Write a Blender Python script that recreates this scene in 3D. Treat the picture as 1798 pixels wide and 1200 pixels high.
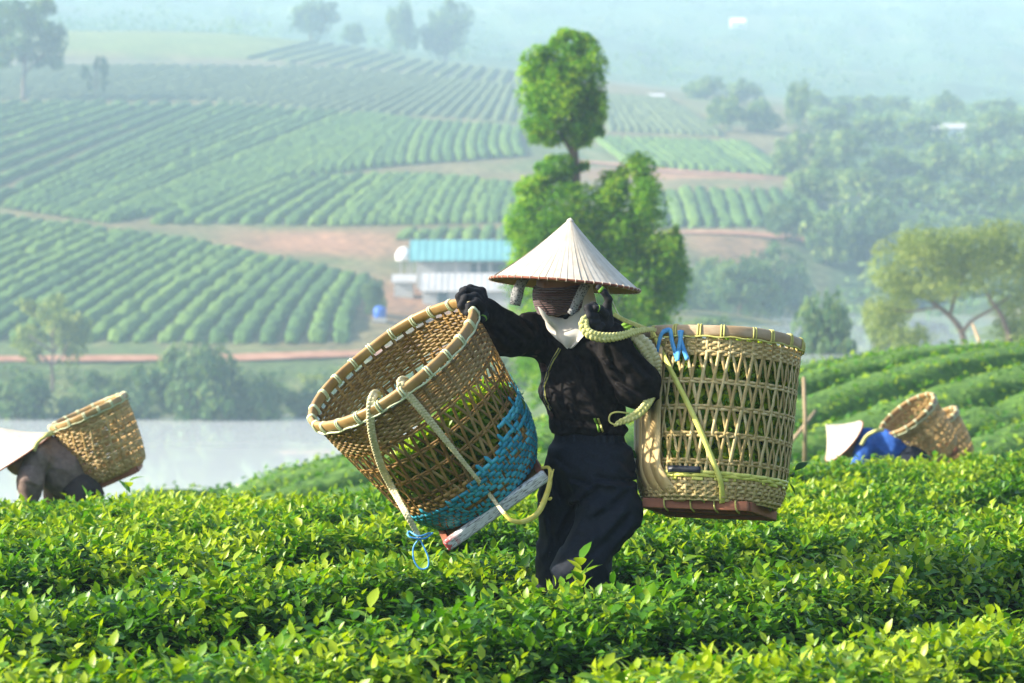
import bpy, bmesh, math, random
import numpy as np
from mathutils import Vector, Matrix, Quaternion, noise as mnoise

random.seed(7)
rng = np.random.default_rng(11)
scene = bpy.context.scene
COL = scene.collection
for o in list(bpy.data.objects):
    bpy.data.objects.remove(o)

# ------------------------------------------------------------------ camera
ZC = 1.52                       # eye height above the ground the tea picker stands on
FPX = 1798 * 100.0 / 36.0       # focal length in photo pixels
TP = 130.0 / FPX                # tangent of the downward pitch
PITCH = math.atan(TP)
cam_d = bpy.data.cameras.new("camera")
cam_d.lens = 100.0
cam_d.sensor_width = 36.0
cam_d.sensor_fit = 'HORIZONTAL'
cam_d.clip_start = 0.1
cam_d.clip_end = 6000.0
cam_d.dof.use_dof = True
cam_d.dof.focus_distance = 9.35
cam_d.dof.aperture_fstop = 5.6
cam = bpy.data.objects.new("camera", cam_d)
COL.objects.link(cam)
cam.location = (0, 0, ZC)
cam.rotation_euler = (math.pi / 2 - PITCH, 0, 0)
scene.camera = cam
CF = Vector((0, math.cos(PITCH), -math.sin(PITCH)))
CU = Vector((0, math.sin(PITCH), math.cos(PITCH)))


def DF(d):
    """depths beyond 350 m are drawn in, so that the valley stays a real size"""
    return d if d < 350 else 350 + (d - 350) * .95


def W(px, py, d):
    """photo pixel + depth in metres -> point in the world"""
    return Vector((0, 0, ZC)) + d * (CF + Vector((1, 0, 0)) * ((px - 899) / FPX) + CU * ((600 - py) / FPX))


# ------------------------------------------------------------------ sky, sun, exposure
SUN_DIR = Vector((-0.87, -0.14, 0.47)).normalized()      # towards the sun
SUN_EL = math.asin(SUN_DIR.z)
world = bpy.data.worlds.new("World")
scene.world = world
world.use_nodes = True
wn = world.node_tree.nodes
wl = world.node_tree.links
wn.clear()
wo = wn.new('ShaderNodeOutputWorld')
wb = wn.new('ShaderNodeBackground')
ws = wn.new('ShaderNodeTexSky')
ws.sky_type = 'NISHITA'
ws.sun_disc = False
ws.sun_elevation = SUN_EL
ws.sun_rotation = math.atan2(SUN_DIR.x, SUN_DIR.y)
ws.air_density = 1.0
ws.dust_density = 2.0
ws.ozone_density = 1.5
wb.inputs['Strength'].default_value = 0.11
wl.new(ws.outputs[0], wb.inputs[0])
wl.new(wb.outputs[0], wo.inputs[0])
sun_d = bpy.data.lights.new("sun", 'SUN')
sun_d.energy = 5.0
sun_d.angle = math.radians(0.6)
sun_d.color = (1.0, 0.93, 0.82)
sun = bpy.data.objects.new("sun", sun_d)
COL.objects.link(sun)
sun.location = (-30, 5, 40)
sun.rotation_euler = (-SUN_DIR).to_track_quat('-Z', 'Y').to_euler()

scene.view_settings.view_transform = 'Standard'
scene.view_settings.look = 'None'
scene.view_settings.gamma = 1.0
scene.view_settings.use_curve_mapping = False
scene.view_settings.exposure = 1.6
cy = scene.cycles
cy.use_denoising = True
cy.denoiser = 'OPENIMAGEDENOISE'
cy.max_bounces = 8
cy.diffuse_bounces = 3
cy.glossy_bounces = 3
cy.transmission_bounces = 6
cy.transparent_max_bounces = 12
cy.volume_bounces = 4
cy.sample_clamp_indirect = 6.0
cy.caustics_reflective = False
cy.caustics_refractive = False


# ------------------------------------------------------------------ helpers
def link(o, parent=None):
    COL.objects.link(o)
    if parent is not None:
        o.parent = parent
    return o


def tag(o, label=None, cat=None, group=None, kind=None):
    if label: o['label'] = label
    if cat: o['category'] = cat
    if group: o['group'] = group
    if kind: o['kind'] = kind
    return o


def empty(name, loc=(0, 0, 0), rot=None):
    o = bpy.data.objects.new(name, None)
    COL.objects.link(o)
    o.empty_display_size = 0.1
    if rot is not None:
        o.matrix_world = Matrix.Translation(loc) @ rot.to_4x4()
    else:
        o.location = loc
    return o


ORD = ['first', 'second', 'third', 'fourth', 'fifth', 'sixth', 'seventh', 'eighth', 'ninth', 'tenth', 'eleventh', 'twelfth', 'thirteenth', 'fourteenth', 'fifteenth', 'sixteenth', 'seventeenth', 'eighteenth', 'nineteenth', 'twentieth']


def ordinal(i):
    """0 -> first"""
    if i < 20: return ORD[i]
    t, u = divmod(i + 1, 10)
    tens = {2: 'twenty', 3: 'thirty', 4: 'forty', 5: 'fifty', 6: 'sixty', 7: 'seventy'}[t]
    return tens[:-1] + 'ieth' if u == 0 else tens + '-' + ORD[u - 1]


def np_mesh(name, V, F, smooth=True, mat=None, attrs=None):
    """V (n,3); F (m,3) or (m,4) int array, or list of mixed faces"""
    me = bpy.data.meshes.new(name)
    V = np.asarray(V, dtype=np.float32)
    if isinstance(F, np.ndarray):
        m, k = F.shape
        me.vertices.add(len(V))
        me.vertices.foreach_set('co', V.ravel())
        me.loops.add(m * k)
        me.loops.foreach_set('vertex_index', F.ravel().astype(np.int32))
        me.polygons.add(m)
        me.polygons.foreach_set('loop_start', np.arange(0, m * k, k, dtype=np.int32))
        me.polygons.foreach_set('loop_total', np.full(m, k, dtype=np.int32))
        me.update(calc_edges=True)
    else:
        me.from_pydata([tuple(v) for v in V], [], [tuple(f) for f in F])
    if smooth:
        me.polygons.foreach_set('use_smooth', np.ones(len(me.polygons), dtype=bool))
    if attrs:
        for an, av in attrs.items():
            av = np.asarray(av, dtype=np.float32)
            if av.ndim == 1:
                a = me.attributes.new(an, 'FLOAT', 'POINT')
                a.data.foreach_set('value', av)
            else:
                a = me.attributes.new(an, 'FLOAT_COLOR', 'POINT')
                if av.shape[1] == 3:
                    av = np.concatenate([av, np.ones((len(av), 1), np.float32)], 1)
                a.data.foreach_set('color', av.ravel())
    if mat is not None:
        me.materials.append(mat)
    me.update()
    return me


def mobj(name, me, parent=None):
    return link(bpy.data.objects.new(name, me), parent)


def grid_faces(nu, nv, closed_u=False, closed_v=False):
    """vertices indexed i*nv+j"""
    F = []
    for i in range(nu if closed_u else nu - 1):
        for j in range(nv if closed_v else nv - 1):
            a = i * nv + j
            b = i * nv + (j + 1) % nv
            c = ((i + 1) % nu) * nv + (j + 1) % nv
            d = ((i + 1) % nu) * nv + j
            F.append((a, b, c, d))
    return np.array(F, dtype=np.int32)


def fbm(x, y, seed=0, octs=4, lac=2.03, gain=0.5):
    """cheap vectorised value noise"""
    x = np.asarray(x, dtype=np.float64); y = np.asarray(y, dtype=np.float64)
    out = np.zeros(np.broadcast(x, y).shape); amp = 1.0; tot = 0.0
    for o in range(octs):
        xi = np.floor(x).astype(np.int64); yi = np.floor(y).astype(np.int64)
        fx = x - xi; fy = y - yi
        fx = fx * fx * (3 - 2 * fx); fy = fy * fy * (3 - 2 * fy)

        def h(a, b):
            n = (a * 374761393 + b * 668265263 + (seed + o) * 1442695041) & 0xffffffff
            n = ((n ^ (n >> 13)) * 1274126177) & 0xffffffff
            return ((n ^ (n >> 16)) & 0xffff) / 65535.0
        v = (h(xi, yi) * (1 - fx) + h(xi + 1, yi) * fx) * (1 - fy) + (h(xi, yi + 1) * (1 - fx) + h(xi + 1, yi + 1) * fx) * fy
        out += v * amp; tot += amp
        amp *= gain; x = x * lac + 17.3; y = y * lac + 9.1
    return out / tot


# ------------------------------------------------------------------ materials
def nmat(name):
    m = bpy.data.materials.new(name)
    m.use_nodes = True
    nt = m.node_tree
    nt.nodes.clear()
    out = nt.nodes.new('ShaderNodeOutputMaterial')
    return m, nt, out


def add(nt, typ, **kw):
    n = nt.nodes.new(typ)
    for k, v in kw.items():
        if k.startswith('i_'):
            n.inputs[k[2:].replace('_', ' ')].default_value = v
        else:
            setattr(n, k, v)
    return n


def ramp(nt, fac, stops):
    r = nt.nodes.new('ShaderNodeValToRGB')
    el = r.color_ramp.elements
    el[0].position, el[0].color = stops[0][0], (*stops[0][1], 1)
    el[1].position, el[1].color = stops[-1][0], (*stops[-1][1], 1)
    for p, c in stops[1:-1]:
        e = el.new(p); e.color = (*c, 1)
    nt.links.new(fac, r.inputs[0])
    return r.outputs[0]


def surf_mat(name, stops, scale=(8, 8, 8), rough=0.6, bump=0.2, bump_dist=0.004, spec=0.3, coords='Object', sheen=0.0,
             detail=5, distortion=0.0, rnd=0.0, bscale=None, coat=0.0, metallic=0.0):
    """noise-coloured principled material; scale may be anisotropic (grain)"""
    m, nt, out = nmat(name)
    tc = add(nt, 'ShaderNodeTexCoord')
    mp = add(nt, 'ShaderNodeMapping'); mp.inputs['Scale'].default_value = scale
    nt.links.new(tc.outputs[coords], mp.inputs[0])
    vec = mp.outputs[0]
    if rnd:
        oi = add(nt, 'ShaderNodeObjectInfo')
        ad = add(nt, 'ShaderNodeVectorMath', operation='ADD')
        sc = add(nt, 'ShaderNodeVectorMath', operation='SCALE'); sc.inputs['Scale'].default_value = 40.0
        cb = add(nt, 'ShaderNodeCombineXYZ')
        for k in range(3): nt.links.new(oi.outputs['Random'], cb.inputs[k])
        nt.links.new(cb.outputs[0], sc.inputs[0])
        nt.links.new(vec, ad.inputs[0]); nt.links.new(sc.outputs[0], ad.inputs[1])
        vec = ad.outputs[0]
    nz = add(nt, 'ShaderNodeTexNoise'); nz.inputs['Scale'].default_value = 1.0
    nz.inputs['Detail'].default_value = detail; nz.inputs['Roughness'].default_value = 0.6
    nz.inputs['Distortion'].default_value = distortion
    nt.links.new(vec, nz.inputs['Vector'])
    fac = nz.outputs['Fac']
    if rnd:
        mr = add(nt, 'ShaderNodeMath', operation='MULTIPLY_ADD')
        mr.inputs[1].default_value = rnd; mr.inputs[2].default_value = -0.5 * rnd
        nt.links.new(oi.outputs['Random'], mr.inputs[0])
        a2 = add(nt, 'ShaderNodeMath', operation='ADD'); nt.links.new(fac, a2.inputs[0]); nt.links.new(mr.outputs[0], a2.inputs[1])
        fac = a2.outputs[0]
    col = ramp(nt, fac, stops)
    p = add(nt, 'ShaderNodeBsdfPrincipled')
    p.inputs['Roughness'].default_value = rough
    p.inputs['Specular IOR Level'].default_value = spec
    p.inputs['Metallic'].default_value = metallic
    if sheen:
        p.inputs['Sheen Weight'].default_value = sheen
    if coat:
        p.inputs['Coat Weight'].default_value = coat
    nt.links.new(col, p.inputs['Base Color'])
    if bump:
        b = add(nt, 'ShaderNodeBump'); b.inputs['Strength'].default_value = bump; b.inputs['Distance'].default_value = bump_dist
        nz2 = add(nt, 'ShaderNodeTexNoise'); nz2.inputs['Scale'].default_value = 2.0 if bscale is None else bscale
        nz2.inputs['Detail'].default_value = 6
        nt.links.new(vec, nz2.inputs['Vector'])
        nt.links.new(nz2.outputs['Fac'], b.inputs['Height'])
        nt.links.new(b.outputs[0], p.inputs['Normal'])
    nt.links.new(p.outputs[0], out.inputs[0])
    return m


def leaf_mat(name, dark, mid, light, trans=0.35, rough=0.4, spec=0.35, rough_back=None):
    """two-sided leaf; attribute 'tone' (0..1) picks old dark leaf .. young yellow-green leaf"""
    m, nt, out = nmat(name)
    at = add(nt, 'ShaderNodeAttribute', attribute_name='tone')
    col = ramp(nt, at.outputs['Fac'], [(0.0, dark), (0.5, mid), (1.0, light)])
    p = add(nt, 'ShaderNodeBsdfPrincipled')
    p.inputs['Roughness'].default_value = rough
    p.inputs['Specular IOR Level'].default_value = spec
    nt.links.new(col, p.inputs['Base Color'])
    t = add(nt, 'ShaderNodeBsdfTranslucent')
    g = add(nt, 'ShaderNodeMix', data_type='RGBA', blend_type='MULTIPLY')
    g.inputs[0].default_value = 1.0
    nt.links.new(col, g.inputs[6]); g.inputs[7].default_value = (1.75, 1.8, 0.5, 1)
    nt.links.new(g.outputs[2], t.inputs[0])
    mx = add(nt, 'ShaderNodeMixShader'); mx.inputs[0].default_value = trans
    nt.links.new(p.outputs[0], mx.inputs[1]); nt.links.new(t.outputs[0], mx.inputs[2])
    nt.links.new(mx.outputs[0], out.inputs[0])
    return m

# ------------------------------------------------------------------ terrain
def _pt(px, py, d):
    p = W(px, py, DF(d))
    return (p.x, p.y, p.z)


CTRL = []
# foreground tea terrace: ground under the hedges
for d, z in ((2, .02), (5, .02), (7, .01), (9.4, 0.0)):
    for u in (-0.9, -0.4, -0.18, 0, 0.18, 0.4, 0.9):
        CTRL.append((u * d, d, z))
for px, d, z in ((-300, 14, -.22), (100, 14, -.2), (500, 13.5, -.14), (899, 13.5, -.12), (1300, 14, -.16), (1700, 14, -.13), (2100, 14, -.12),
                 (-300, 17.5, -.70), (100, 17.5, -.66), (500, 18, -.62), (899, 19, -.58), (1300, 20, -.56), (1700, 20.5, -.46), (2100, 21, -.42),
                 (-300, 24, -2.6), (100, 24, -2.3), (500, 25, -1.9), (899, 26, -1.5), (1300, 26, -1.45), (1700, 26.5, -1.35), (2100, 27, -1.25)):
    CTRL.append(((px - 899) / FPX * d, d, z))
# middle hill: crest line falls to the left
for px, py, d in ((2300, 642, 40), (1798, 656, 38.5), (1600, 668, 38), (1400, 698, 37.5), (1200, 740, 37), (1000, 780, 36.5), (800, 818, 36), (600, 856, 35.5), (400, 898, 35), (250, 928, 34.5),
                  (50, 970, 34), (-300, 1040, 34)):
    CTRL.append(_pt(px, py, d))
for px, z, d in ((2300, -1.4, 75), (1798, -1.5, 70), (1400, -1.75, 66), (1150, -2.4, 64), (899, -4.4, 62), (500, -5.6, 58), (0, -6.2, 56), (-500, -6.2, 56), (0, -6.6, 70), (-500, -6.6, 70), (-1200, -6.0, 75),
                 (2300, -3.4, 105), (1798, -3.4, 105), (1400, -3.6, 102), (1150, -1.6, 100), (899, -6.0, 98), (500, -7.6, 92), (0, -8.1, 88), (-500, -8.2, 88)):
    CTRL.append(((px - 899) / FPX * d, d, z))
# left pond bed, bank, path, lower field
for d in (105, 125, 145, 157):
    for px in (-700, -300, 0, 300, 600):
        CTRL.append(((px - 899) / FPX * d, d, -8.2))
CTRL += [(( 899 - 899) / FPX * 125, 125, -6.4), ((760 - 899) / FPX * 140, 140, -6.9)]
for px, py, d in ((-700, 735, 160), (-300, 736, 160), (0, 736, 160), (300, 735, 160), (600, 735, 161), (760, 700, 164), (899, 670, 164),
                  (-700, 655, 168), (-300, 655, 168), (0, 655, 168), (300, 652, 169), (600, 650, 171), (800, 640, 172),
                  (-700, 622, 177), (-300, 622, 177), (0, 622, 177), (300, 620, 178), (640, 615, 181), (800, 610, 184), (960, 600, 186),
                  (-700, 460, 212), (0, 500, 202), (330, 500, 201), (650, 550, 192), (800, 545, 197), (960, 530, 200),
                  (-700, 340, 245), (0, 380, 234), (330, 422, 222), (650, 485, 210), (800, 480, 212), (960, 470, 214),
                  (400, 408, 232), (650, 415, 230), (900, 400, 236),
                  (-700, 260, 290), (0, 280, 277), (450, 290, 274), (900, 305, 270), (700, 350, 254),
                  (-700, 160, 350), (0, 178, 342), (560, 197, 331), (900, 226, 322),
                  (-700, 80, 430), (0, 100, 422), (400, 112, 415), (900, 152, 388),
                  (-700, 20, 530), (130, 54, 520), (450, 62, 512), (700, 103, 482), (900, 126, 450), (1060, 150, 425),
                  # right side
                  (1060, 166, 395), (1200, 172, 390), (1060, 232, 325), (1250, 238, 322), (1060, 300, 276), (1350, 312, 272),
                  (1150, 335, 256), (1400, 335, 258), (1190, 402, 232), (1400, 404, 234), (1250, 460, 214), (1250, 545, 184), (1100, 560, 180), (1100, 620, 150), (1250, 600, 150),
                  (1420, 440, 225), (1600, 420, 240), (1798, 405, 255), (2300, 390, 265), (1600, 330, 290), (1798, 320, 300), (1500, 250, 330), (1798, 240, 350), (2300, 220, 360),
                  (1230, 168, 425), (1230, 166, 470), (1400, 184, 470), (1060, 150, 480), (900, 122, 520), (1350, 190, 400), (1600, 205, 410), (1798, 200, 430), (2300, 180, 440)):
    CTRL.append(_pt(px, py, d))
# right pond bed
for d in (135, 165, 195):
    for px in (1330, 1500, 1700):
        CTRL.append(((px - 899) / FPX * d, d, -3.1))
for px, py, d in ((1330, 520, 215), (1500, 515, 222), (1700, 505, 222), (1850, 540, 170), (1850, 560, 140), (1240, 570, 165), (1900, 500, 215)):
    CTRL.append(_pt(px, py, d))
# far mountain side
for px, py, d in ((-900, 60, 640), (0, 70, 640), (500, 90, 630), (900, 120, 600), (1300, 160, 560), (1798, 200, 560), (2400, 190, 570),
                  (-900, -20, 780), (0, 10, 780), (900, 40, 760), (1300, 60, 740), (1798, 80, 740), (2400, 70, 740),
                  (-900, -60, 1000), (0, -50, 1000), (500, -45, 1000), (900, -45, 1000), (1300, -45, 1000), (1798, -50, 1000), (2600, -60, 1000),
                  (-900, -62, 1150), (900, -52, 1150), (2600, -62, 1150)):
    CTRL.append(_pt(px, py, d))
CTRL += [(-5, -12, .02), (5, -12, .02), (0, -25, .02), (-12, 1, .02), (12, 1, .02)]
CT = np.array(CTRL)


def tcoord(x, y):
    yy = np.maximum(y, 1.5)
    w = np.where(y < 1.5, (y - 1.5) * 0.1, 0)
    return np.stack([x / (0.12 * yy + 0.4), 5.0 * np.log(yy) + w], -1)


_tc = tcoord(CT[:, 0], CT[:, 1])
_c2 = 0.10


def _phi(a, b):
    d2 = ((a[:, None, :] - b[None, :, :]) ** 2).sum(-1)
    return np.sqrt(d2 + _c2)


_n = len(CT)
_A = np.zeros((_n + 3, _n + 3))
_A[:_n, :_n] = -_phi(_tc, _tc) + 0.012 * np.eye(_n)
_A[:_n, _n] = 1; _A[:_n, _n + 1:] = _tc
_A[_n, :_n] = 1; _A[_n + 1:, :_n] = _tc.T
_w = np.linalg.solve(_A, np.concatenate([CT[:, 2], np.zeros(3)]))


def TZ(x, y):
    x = np.asarray(x, dtype=float); y = np.asarray(y, dtype=float)
    sh = np.broadcast(x, y).shape
    q = tcoord(np.broadcast_to(x, sh).ravel(), np.broadcast_to(y, sh).ravel())
    out = np.empty(len(q))
    for s in range(0, len(q), 20000):
        b = q[s:s + 20000]
        out[s:s + 20000] = -_phi(b, _tc) @ _w[:_n] + _w[_n] + b @ _w[_n + 1:]
    return out.reshape(sh)


def hit(px, py, d0, d1, n=260):
    """where the view through photo pixels (arrays) meets the ground between depths d0..d1 -> (k,3)"""
    px = np.atleast_1d(np.asarray(px, float)); py = np.atleast_1d(np.asarray(py, float))
    ds = np.linspace(DF(d0), DF(d1), n)
    cp, sp = math.cos(PITCH), math.sin(PITCH)
    ux = (px - 899) / FPX; uz = (600 - py) / FPX
    X = ux[:, None] * ds; Y = ds * (cp + uz[:, None] * sp); Z = ZC + ds * (-sp + uz[:, None] * cp)
    g = TZ(X, Y) - Z
    ok = g >= 0
    idx = np.where(ok.any(1), ok.argmax(1), np.abs(g).argmin(1))
    i1 = np.clip(idx, 1, n - 1); i0 = i1 - 1
    r = np.arange(len(px))
    g0, g1 = g[r, i0], g[r, i1]
    t = np.where(np.abs(g1 - g0) > 1e-9, np.clip(-g0 / np.where(np.abs(g1 - g0) > 1e-9, g1 - g0, 1), 0, 1), 0)
    d = ds[i0] + t * (ds[i1] - ds[i0])
    x = ux * d; y = d * (cp + uz * sp)
    return np.stack([x, y, TZ(x, y)], -1)


WATER_L = float(W(300, 736, 160).z) + 0.12
WATER_R = -2.05

ny, nx = 300, 150
yy = np.concatenate([np.linspace(-25, 1.5, 14)[:-1], np.exp(np.linspace(math.log(1.5), math.log(DF(1150)), ny))])
uu = np.linspace(-1, 1, nx)
GY, GU = np.meshgrid(yy, uu, indexing='ij')
GX = GU * (0.34 * np.maximum(GY, 0) + 12)
GZ = TZ(GX, GY)
rel = np.clip(GY / 60.0, 0.02, 1)
GZ = GZ + (fbm(GX / (3 + GY * .03), GY / (3 + GY * .03), 3) - .5) * 0.22 * rel
# wooded roughness of the far mountain side
far = np.clip((GY - DF(540)) / 30, 0, 1)
GZ = GZ + far * (fbm(GX / 9, GY / 9, 9, 4) - .3) * 6
# ragged shore line
sh_ = np.exp(-((GY - 160) / 7.0) ** 2)
GZ = GZ + sh_ * (fbm(GX / 4, GY / 4, 14, 3) - .5) * 4.0
# land cover: bare red soil in the tea fields, grass, dark wood floor
soil = np.array((0.20, 0.118, 0.07)); grass = np.array((0.085, 0.125, 0.04)); wood = np.array((0.05, 0.085, 0.035)); dry = np.array((0.19, 0.16, 0.085))
n1 = fbm(GX / 9, GY / 9, 21); n2 = fbm(GX / 2.2, GY / 2.2, 33)
colr = np.empty(GX.shape + (3,))
colr[:] = grass
PXg = GX / np.maximum(GY, 1) * FPX + 899
mask_field = np.clip((GY - 176) / 4, 0, 1) * np.clip((DF(545) - GY) / 25, 0, 1)
mix = (mask_field * np.clip((n1 - .30) * 5, 0, 1) * .5)[..., None]
colr = colr * (1 - mix) + soil * mix
dm = (np.clip((n2 - .55) * 5, 0, 1) * .5 * (GY > 60))[..., None]
colr = colr * (1 - dm) + dry * dm
ww = (np.clip((GY - DF(540)) / 20, 0, 1) + np.clip((PXg - 1420) / 60, 0, 1) * np.clip((GY - 205) / 10, 0, 1))
ww = np.clip(ww, 0, 1)[..., None]
wcol = wood * (0.55 + 1.3 * fbm(GX / 16, GY / 16, 5))[..., None] + np.array((.05, .035, .02)) * np.clip((n1 - .6) * 6, 0, 1)[..., None]
colr = colr * (1 - ww) + wcol * ww
# bare earth round the farmhouse and the unplanted red slope beside it
hx, hy = W(560, 440, 226).x, W(560, 440, 226).y
sp_ = np.exp(-((GX - hx) / 7.5) ** 4 - ((GY - 226) / 8.0) ** 4)
sp_ = np.maximum(sp_, np.exp(-((GX - W(760, 540, 196).x) / 5.5) ** 4 - ((GY - 199) / 9.0) ** 4))
sp_ = np.maximum(sp_, np.exp(-((GX - W(1190, 290, 276).x) / 10) ** 4 - ((GY - 273) / 5.5) ** 4))
sp_ = np.maximum(sp_, .8 * np.exp(-((GX - W(1290, 430, 222).x) / 4) ** 4 - ((GY - 222) / 6.5) ** 4))
sp_ = (sp_ * (.72 + .5 * n2))[..., None].clip(0, 1)
colr = colr * (1 - sp_) + np.array((0.29, 0.155, 0.09)) * sp_
# field on the shoulder of the hill that lies fallow
fl = (np.clip((GY - DF(348)) / 8, 0, 1) * np.clip((DF(428) - GY) / 12, 0, 1) * np.clip((940 - PXg) / 60, 0, 1) * .85)[..., None]
colr = colr * (1 - fl) + np.array((0.125, 0.125, 0.09)) * fl
gl = (np.clip((GY - DF(428)) / 10, 0, 1) * np.clip((DF(545) - GY) / 20, 0, 1) * np.clip((980 - PXg) / 60, 0, 1) * .8)[..., None]
colr = colr * (1 - gl) + np.array((0.13, 0.17, 0.05)) * gl
colr = colr * (0.75 + 0.5 * n2)[..., None]
near = (GY < 60)[..., None]
colr = np.where(near, np.array((0.055, 0.042, 0.028)) * (.7 + .6 * n2)[..., None], colr)

m_ground, nt, out = nmat("ground_earth")
at = add(nt, 'ShaderNodeAttribute', attribute_name='cover')
tc = add(nt, 'ShaderNodeTexCoord')
nz = add(nt, 'ShaderNodeTexNoise'); nz.inputs['Scale'].default_value = 1.3; nz.inputs['Detail'].default_value = 8
nt.links.new(tc.outputs['Object'], nz.inputs['Vector'])
rr = ramp(nt, nz.outputs['Fac'], [(0.3, (.55, .55, .55)), (0.7, (1.35, 1.3, 1.2))])
mxn = add(nt, 'ShaderNodeMix', data_type='RGBA', blend_type='MULTIPLY'); mxn.inputs[0].default_value = 1
nt.links.new(at.outputs['Color'], mxn.inputs[6]); nt.links.new(rr, mxn.inputs[7])
p = add(nt, 'ShaderNodeBsdfPrincipled', i_Roughness=0.95); p.inputs['Specular IOR Level'].default_value = .1
nt.links.new(mxn.outputs[2], p.inputs['Base Color'])
bp = add(nt, 'ShaderNodeBump', i_Strength=.5, i_Distance=.15); nt.links.new(nz.outputs['Fac'], bp.inputs['Height']); nt.links.new(bp.outputs[0], p.inputs['Normal'])
nt.links.new(p.outputs[0], out.inputs[0])
me = np_mesh("terrain", np.stack([GX, GY, GZ], -1).reshape(-1, 3), grid_faces(len(yy), nx)[:, ::-1], True, m_ground, {'cover': colr.reshape(-1, 3)})
tag(mobj("terrain", me), 'earth and grass of the valley, its tea slopes and the wooded mountain side', kind='structure')

# ------------------------------------------------------------------ water
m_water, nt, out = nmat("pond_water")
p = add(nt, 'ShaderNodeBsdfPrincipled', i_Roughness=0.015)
p.inputs['Base Color'].default_value = (0.74, 0.75, 0.73, 1)  # near-white base colour stands in for the bright sky reflected in the ponds
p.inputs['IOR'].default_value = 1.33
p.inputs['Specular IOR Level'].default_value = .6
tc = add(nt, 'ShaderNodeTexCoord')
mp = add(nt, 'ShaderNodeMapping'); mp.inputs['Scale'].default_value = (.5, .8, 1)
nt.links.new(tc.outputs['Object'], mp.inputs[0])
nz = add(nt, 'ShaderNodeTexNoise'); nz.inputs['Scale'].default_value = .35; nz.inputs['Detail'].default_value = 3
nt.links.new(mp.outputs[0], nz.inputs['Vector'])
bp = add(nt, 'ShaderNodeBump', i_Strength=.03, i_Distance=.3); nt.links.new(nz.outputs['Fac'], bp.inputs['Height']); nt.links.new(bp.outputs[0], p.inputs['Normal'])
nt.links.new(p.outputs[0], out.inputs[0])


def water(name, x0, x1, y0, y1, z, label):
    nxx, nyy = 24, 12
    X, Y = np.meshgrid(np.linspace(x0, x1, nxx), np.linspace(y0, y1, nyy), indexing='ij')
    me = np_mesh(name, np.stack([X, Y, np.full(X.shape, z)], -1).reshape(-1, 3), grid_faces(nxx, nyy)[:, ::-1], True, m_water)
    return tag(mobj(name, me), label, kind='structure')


water("pond_water", -70, 6, 55, 163, WATER_L, 'still pond water under the left bank, the pale sky reflection put into its colour')
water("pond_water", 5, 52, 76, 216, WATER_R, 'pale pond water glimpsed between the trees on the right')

# ------------------------------------------------------------------ paths
m_path = surf_mat("red_dirt", [(0.3, (.24, .11, .06)), (.55, (.36, .185, .11)), (.75, (.42, .25, .16))], scale=(.8, .8, .8), rough=.95, bump=.4, bump_dist=.08, spec=.1)


def path(name, pts, d0, d1, width, label):
    P = hit([q[0] for q in pts], [q[1] for q in pts], d0, d1)
    # resample
    seg = np.linalg.norm(np.diff(P[:, :2], axis=0), axis=1); s = np.concatenate([[0], np.cumsum(seg)])
    ss = np.linspace(0, s[-1], 90)
    X = np.interp(ss, s, P[:, 0]); Y = np.interp(ss, s, P[:, 1])
    tx = np.gradient(X); ty = np.gradient(Y); L = np.hypot(tx, ty); nxv, nyv = -ty / L, tx / L
    V = []
    for k in (-1, -.5, 0, .5, 1):
        wob = 1 + .25 * (fbm(ss / 2.5, np.full_like(ss, k * 3), 4) - .5)
        x = X + nxv * k * width / 2 * wob; y = Y + nyv * k * width / 2 * wob
        V.append(np.stack([x, y, TZ(x, y) + .16 - .03 * abs(k)], -1))
    V = np.stack(V, 1)
    me = np_mesh(name, V.reshape(-1, 3), grid_faces(90, 5)[:, ::-1], True, m_path)
    return tag(mobj(name, me), label, kind='structure')


path("dirt_path", [(-250, 634), (0, 633), (200, 632), (420, 631), (640, 624), (780, 612)], 168, 185, 2.6, 'red dirt path running along the bank below the lower tea field')
path("dirt_path", [(1000, 282), (1100, 292), (1200, 304), (1350, 316)], 262, 285, 2.4, 'red dirt track between the two tea plots right of the tall tree')
path("dirt_path", [(1140, 412), (1240, 410), (1330, 414), (1420, 425)], 218, 245, 1.6, 'pale dirt track under the small right tea plot')

# ------------------------------------------------------------------ leaves as real faces
def leaf_geo(P, T, Nn, L, Wd, tone, curl=0.25, fold=0.25):
    """one folded leaf per row: base P, tip direction T, face normal Nn, length L, width Wd -> V, F(tri), tone"""
    n = len(P)
    T = T / np.linalg.norm(T, axis=1, keepdims=True)
    S = np.cross(T, Nn); S /= np.linalg.norm(S, axis=1, keepdims=True) + 1e-9
    N2 = np.cross(S, T)
    L = L[:, None]; Wd = Wd[:, None]

    def at_(t, s, w):
        return P + T * L * (t - .1 * curl * t * t) + S * Wd * (w * s * .5) + N2 * (Wd * fold * w * .5 * abs(s) - L * curl * t * t)
    V = np.stack([at_(0, 0, 0), at_(.26, 1, .82), at_(.26, 0, 0), at_(.26, -1, .82), at_(.60, 1, .88), at_(.60, 0, 0), at_(.60, -1, .88), at_(1, 0, 0)], 1).reshape(-1, 3)
    f = np.array([[0, 2, 1], [0, 3, 2], [1, 2, 5], [1, 5, 4], [2, 3, 6], [2, 6, 5], [4, 5, 7], [5, 6, 7]])
    F = (np.arange(n)[:, None, None] * 8 + f[None]).reshape(-1, 3).astype(np.int32)
    return V, F, np.repeat(tone, 8)


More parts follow.
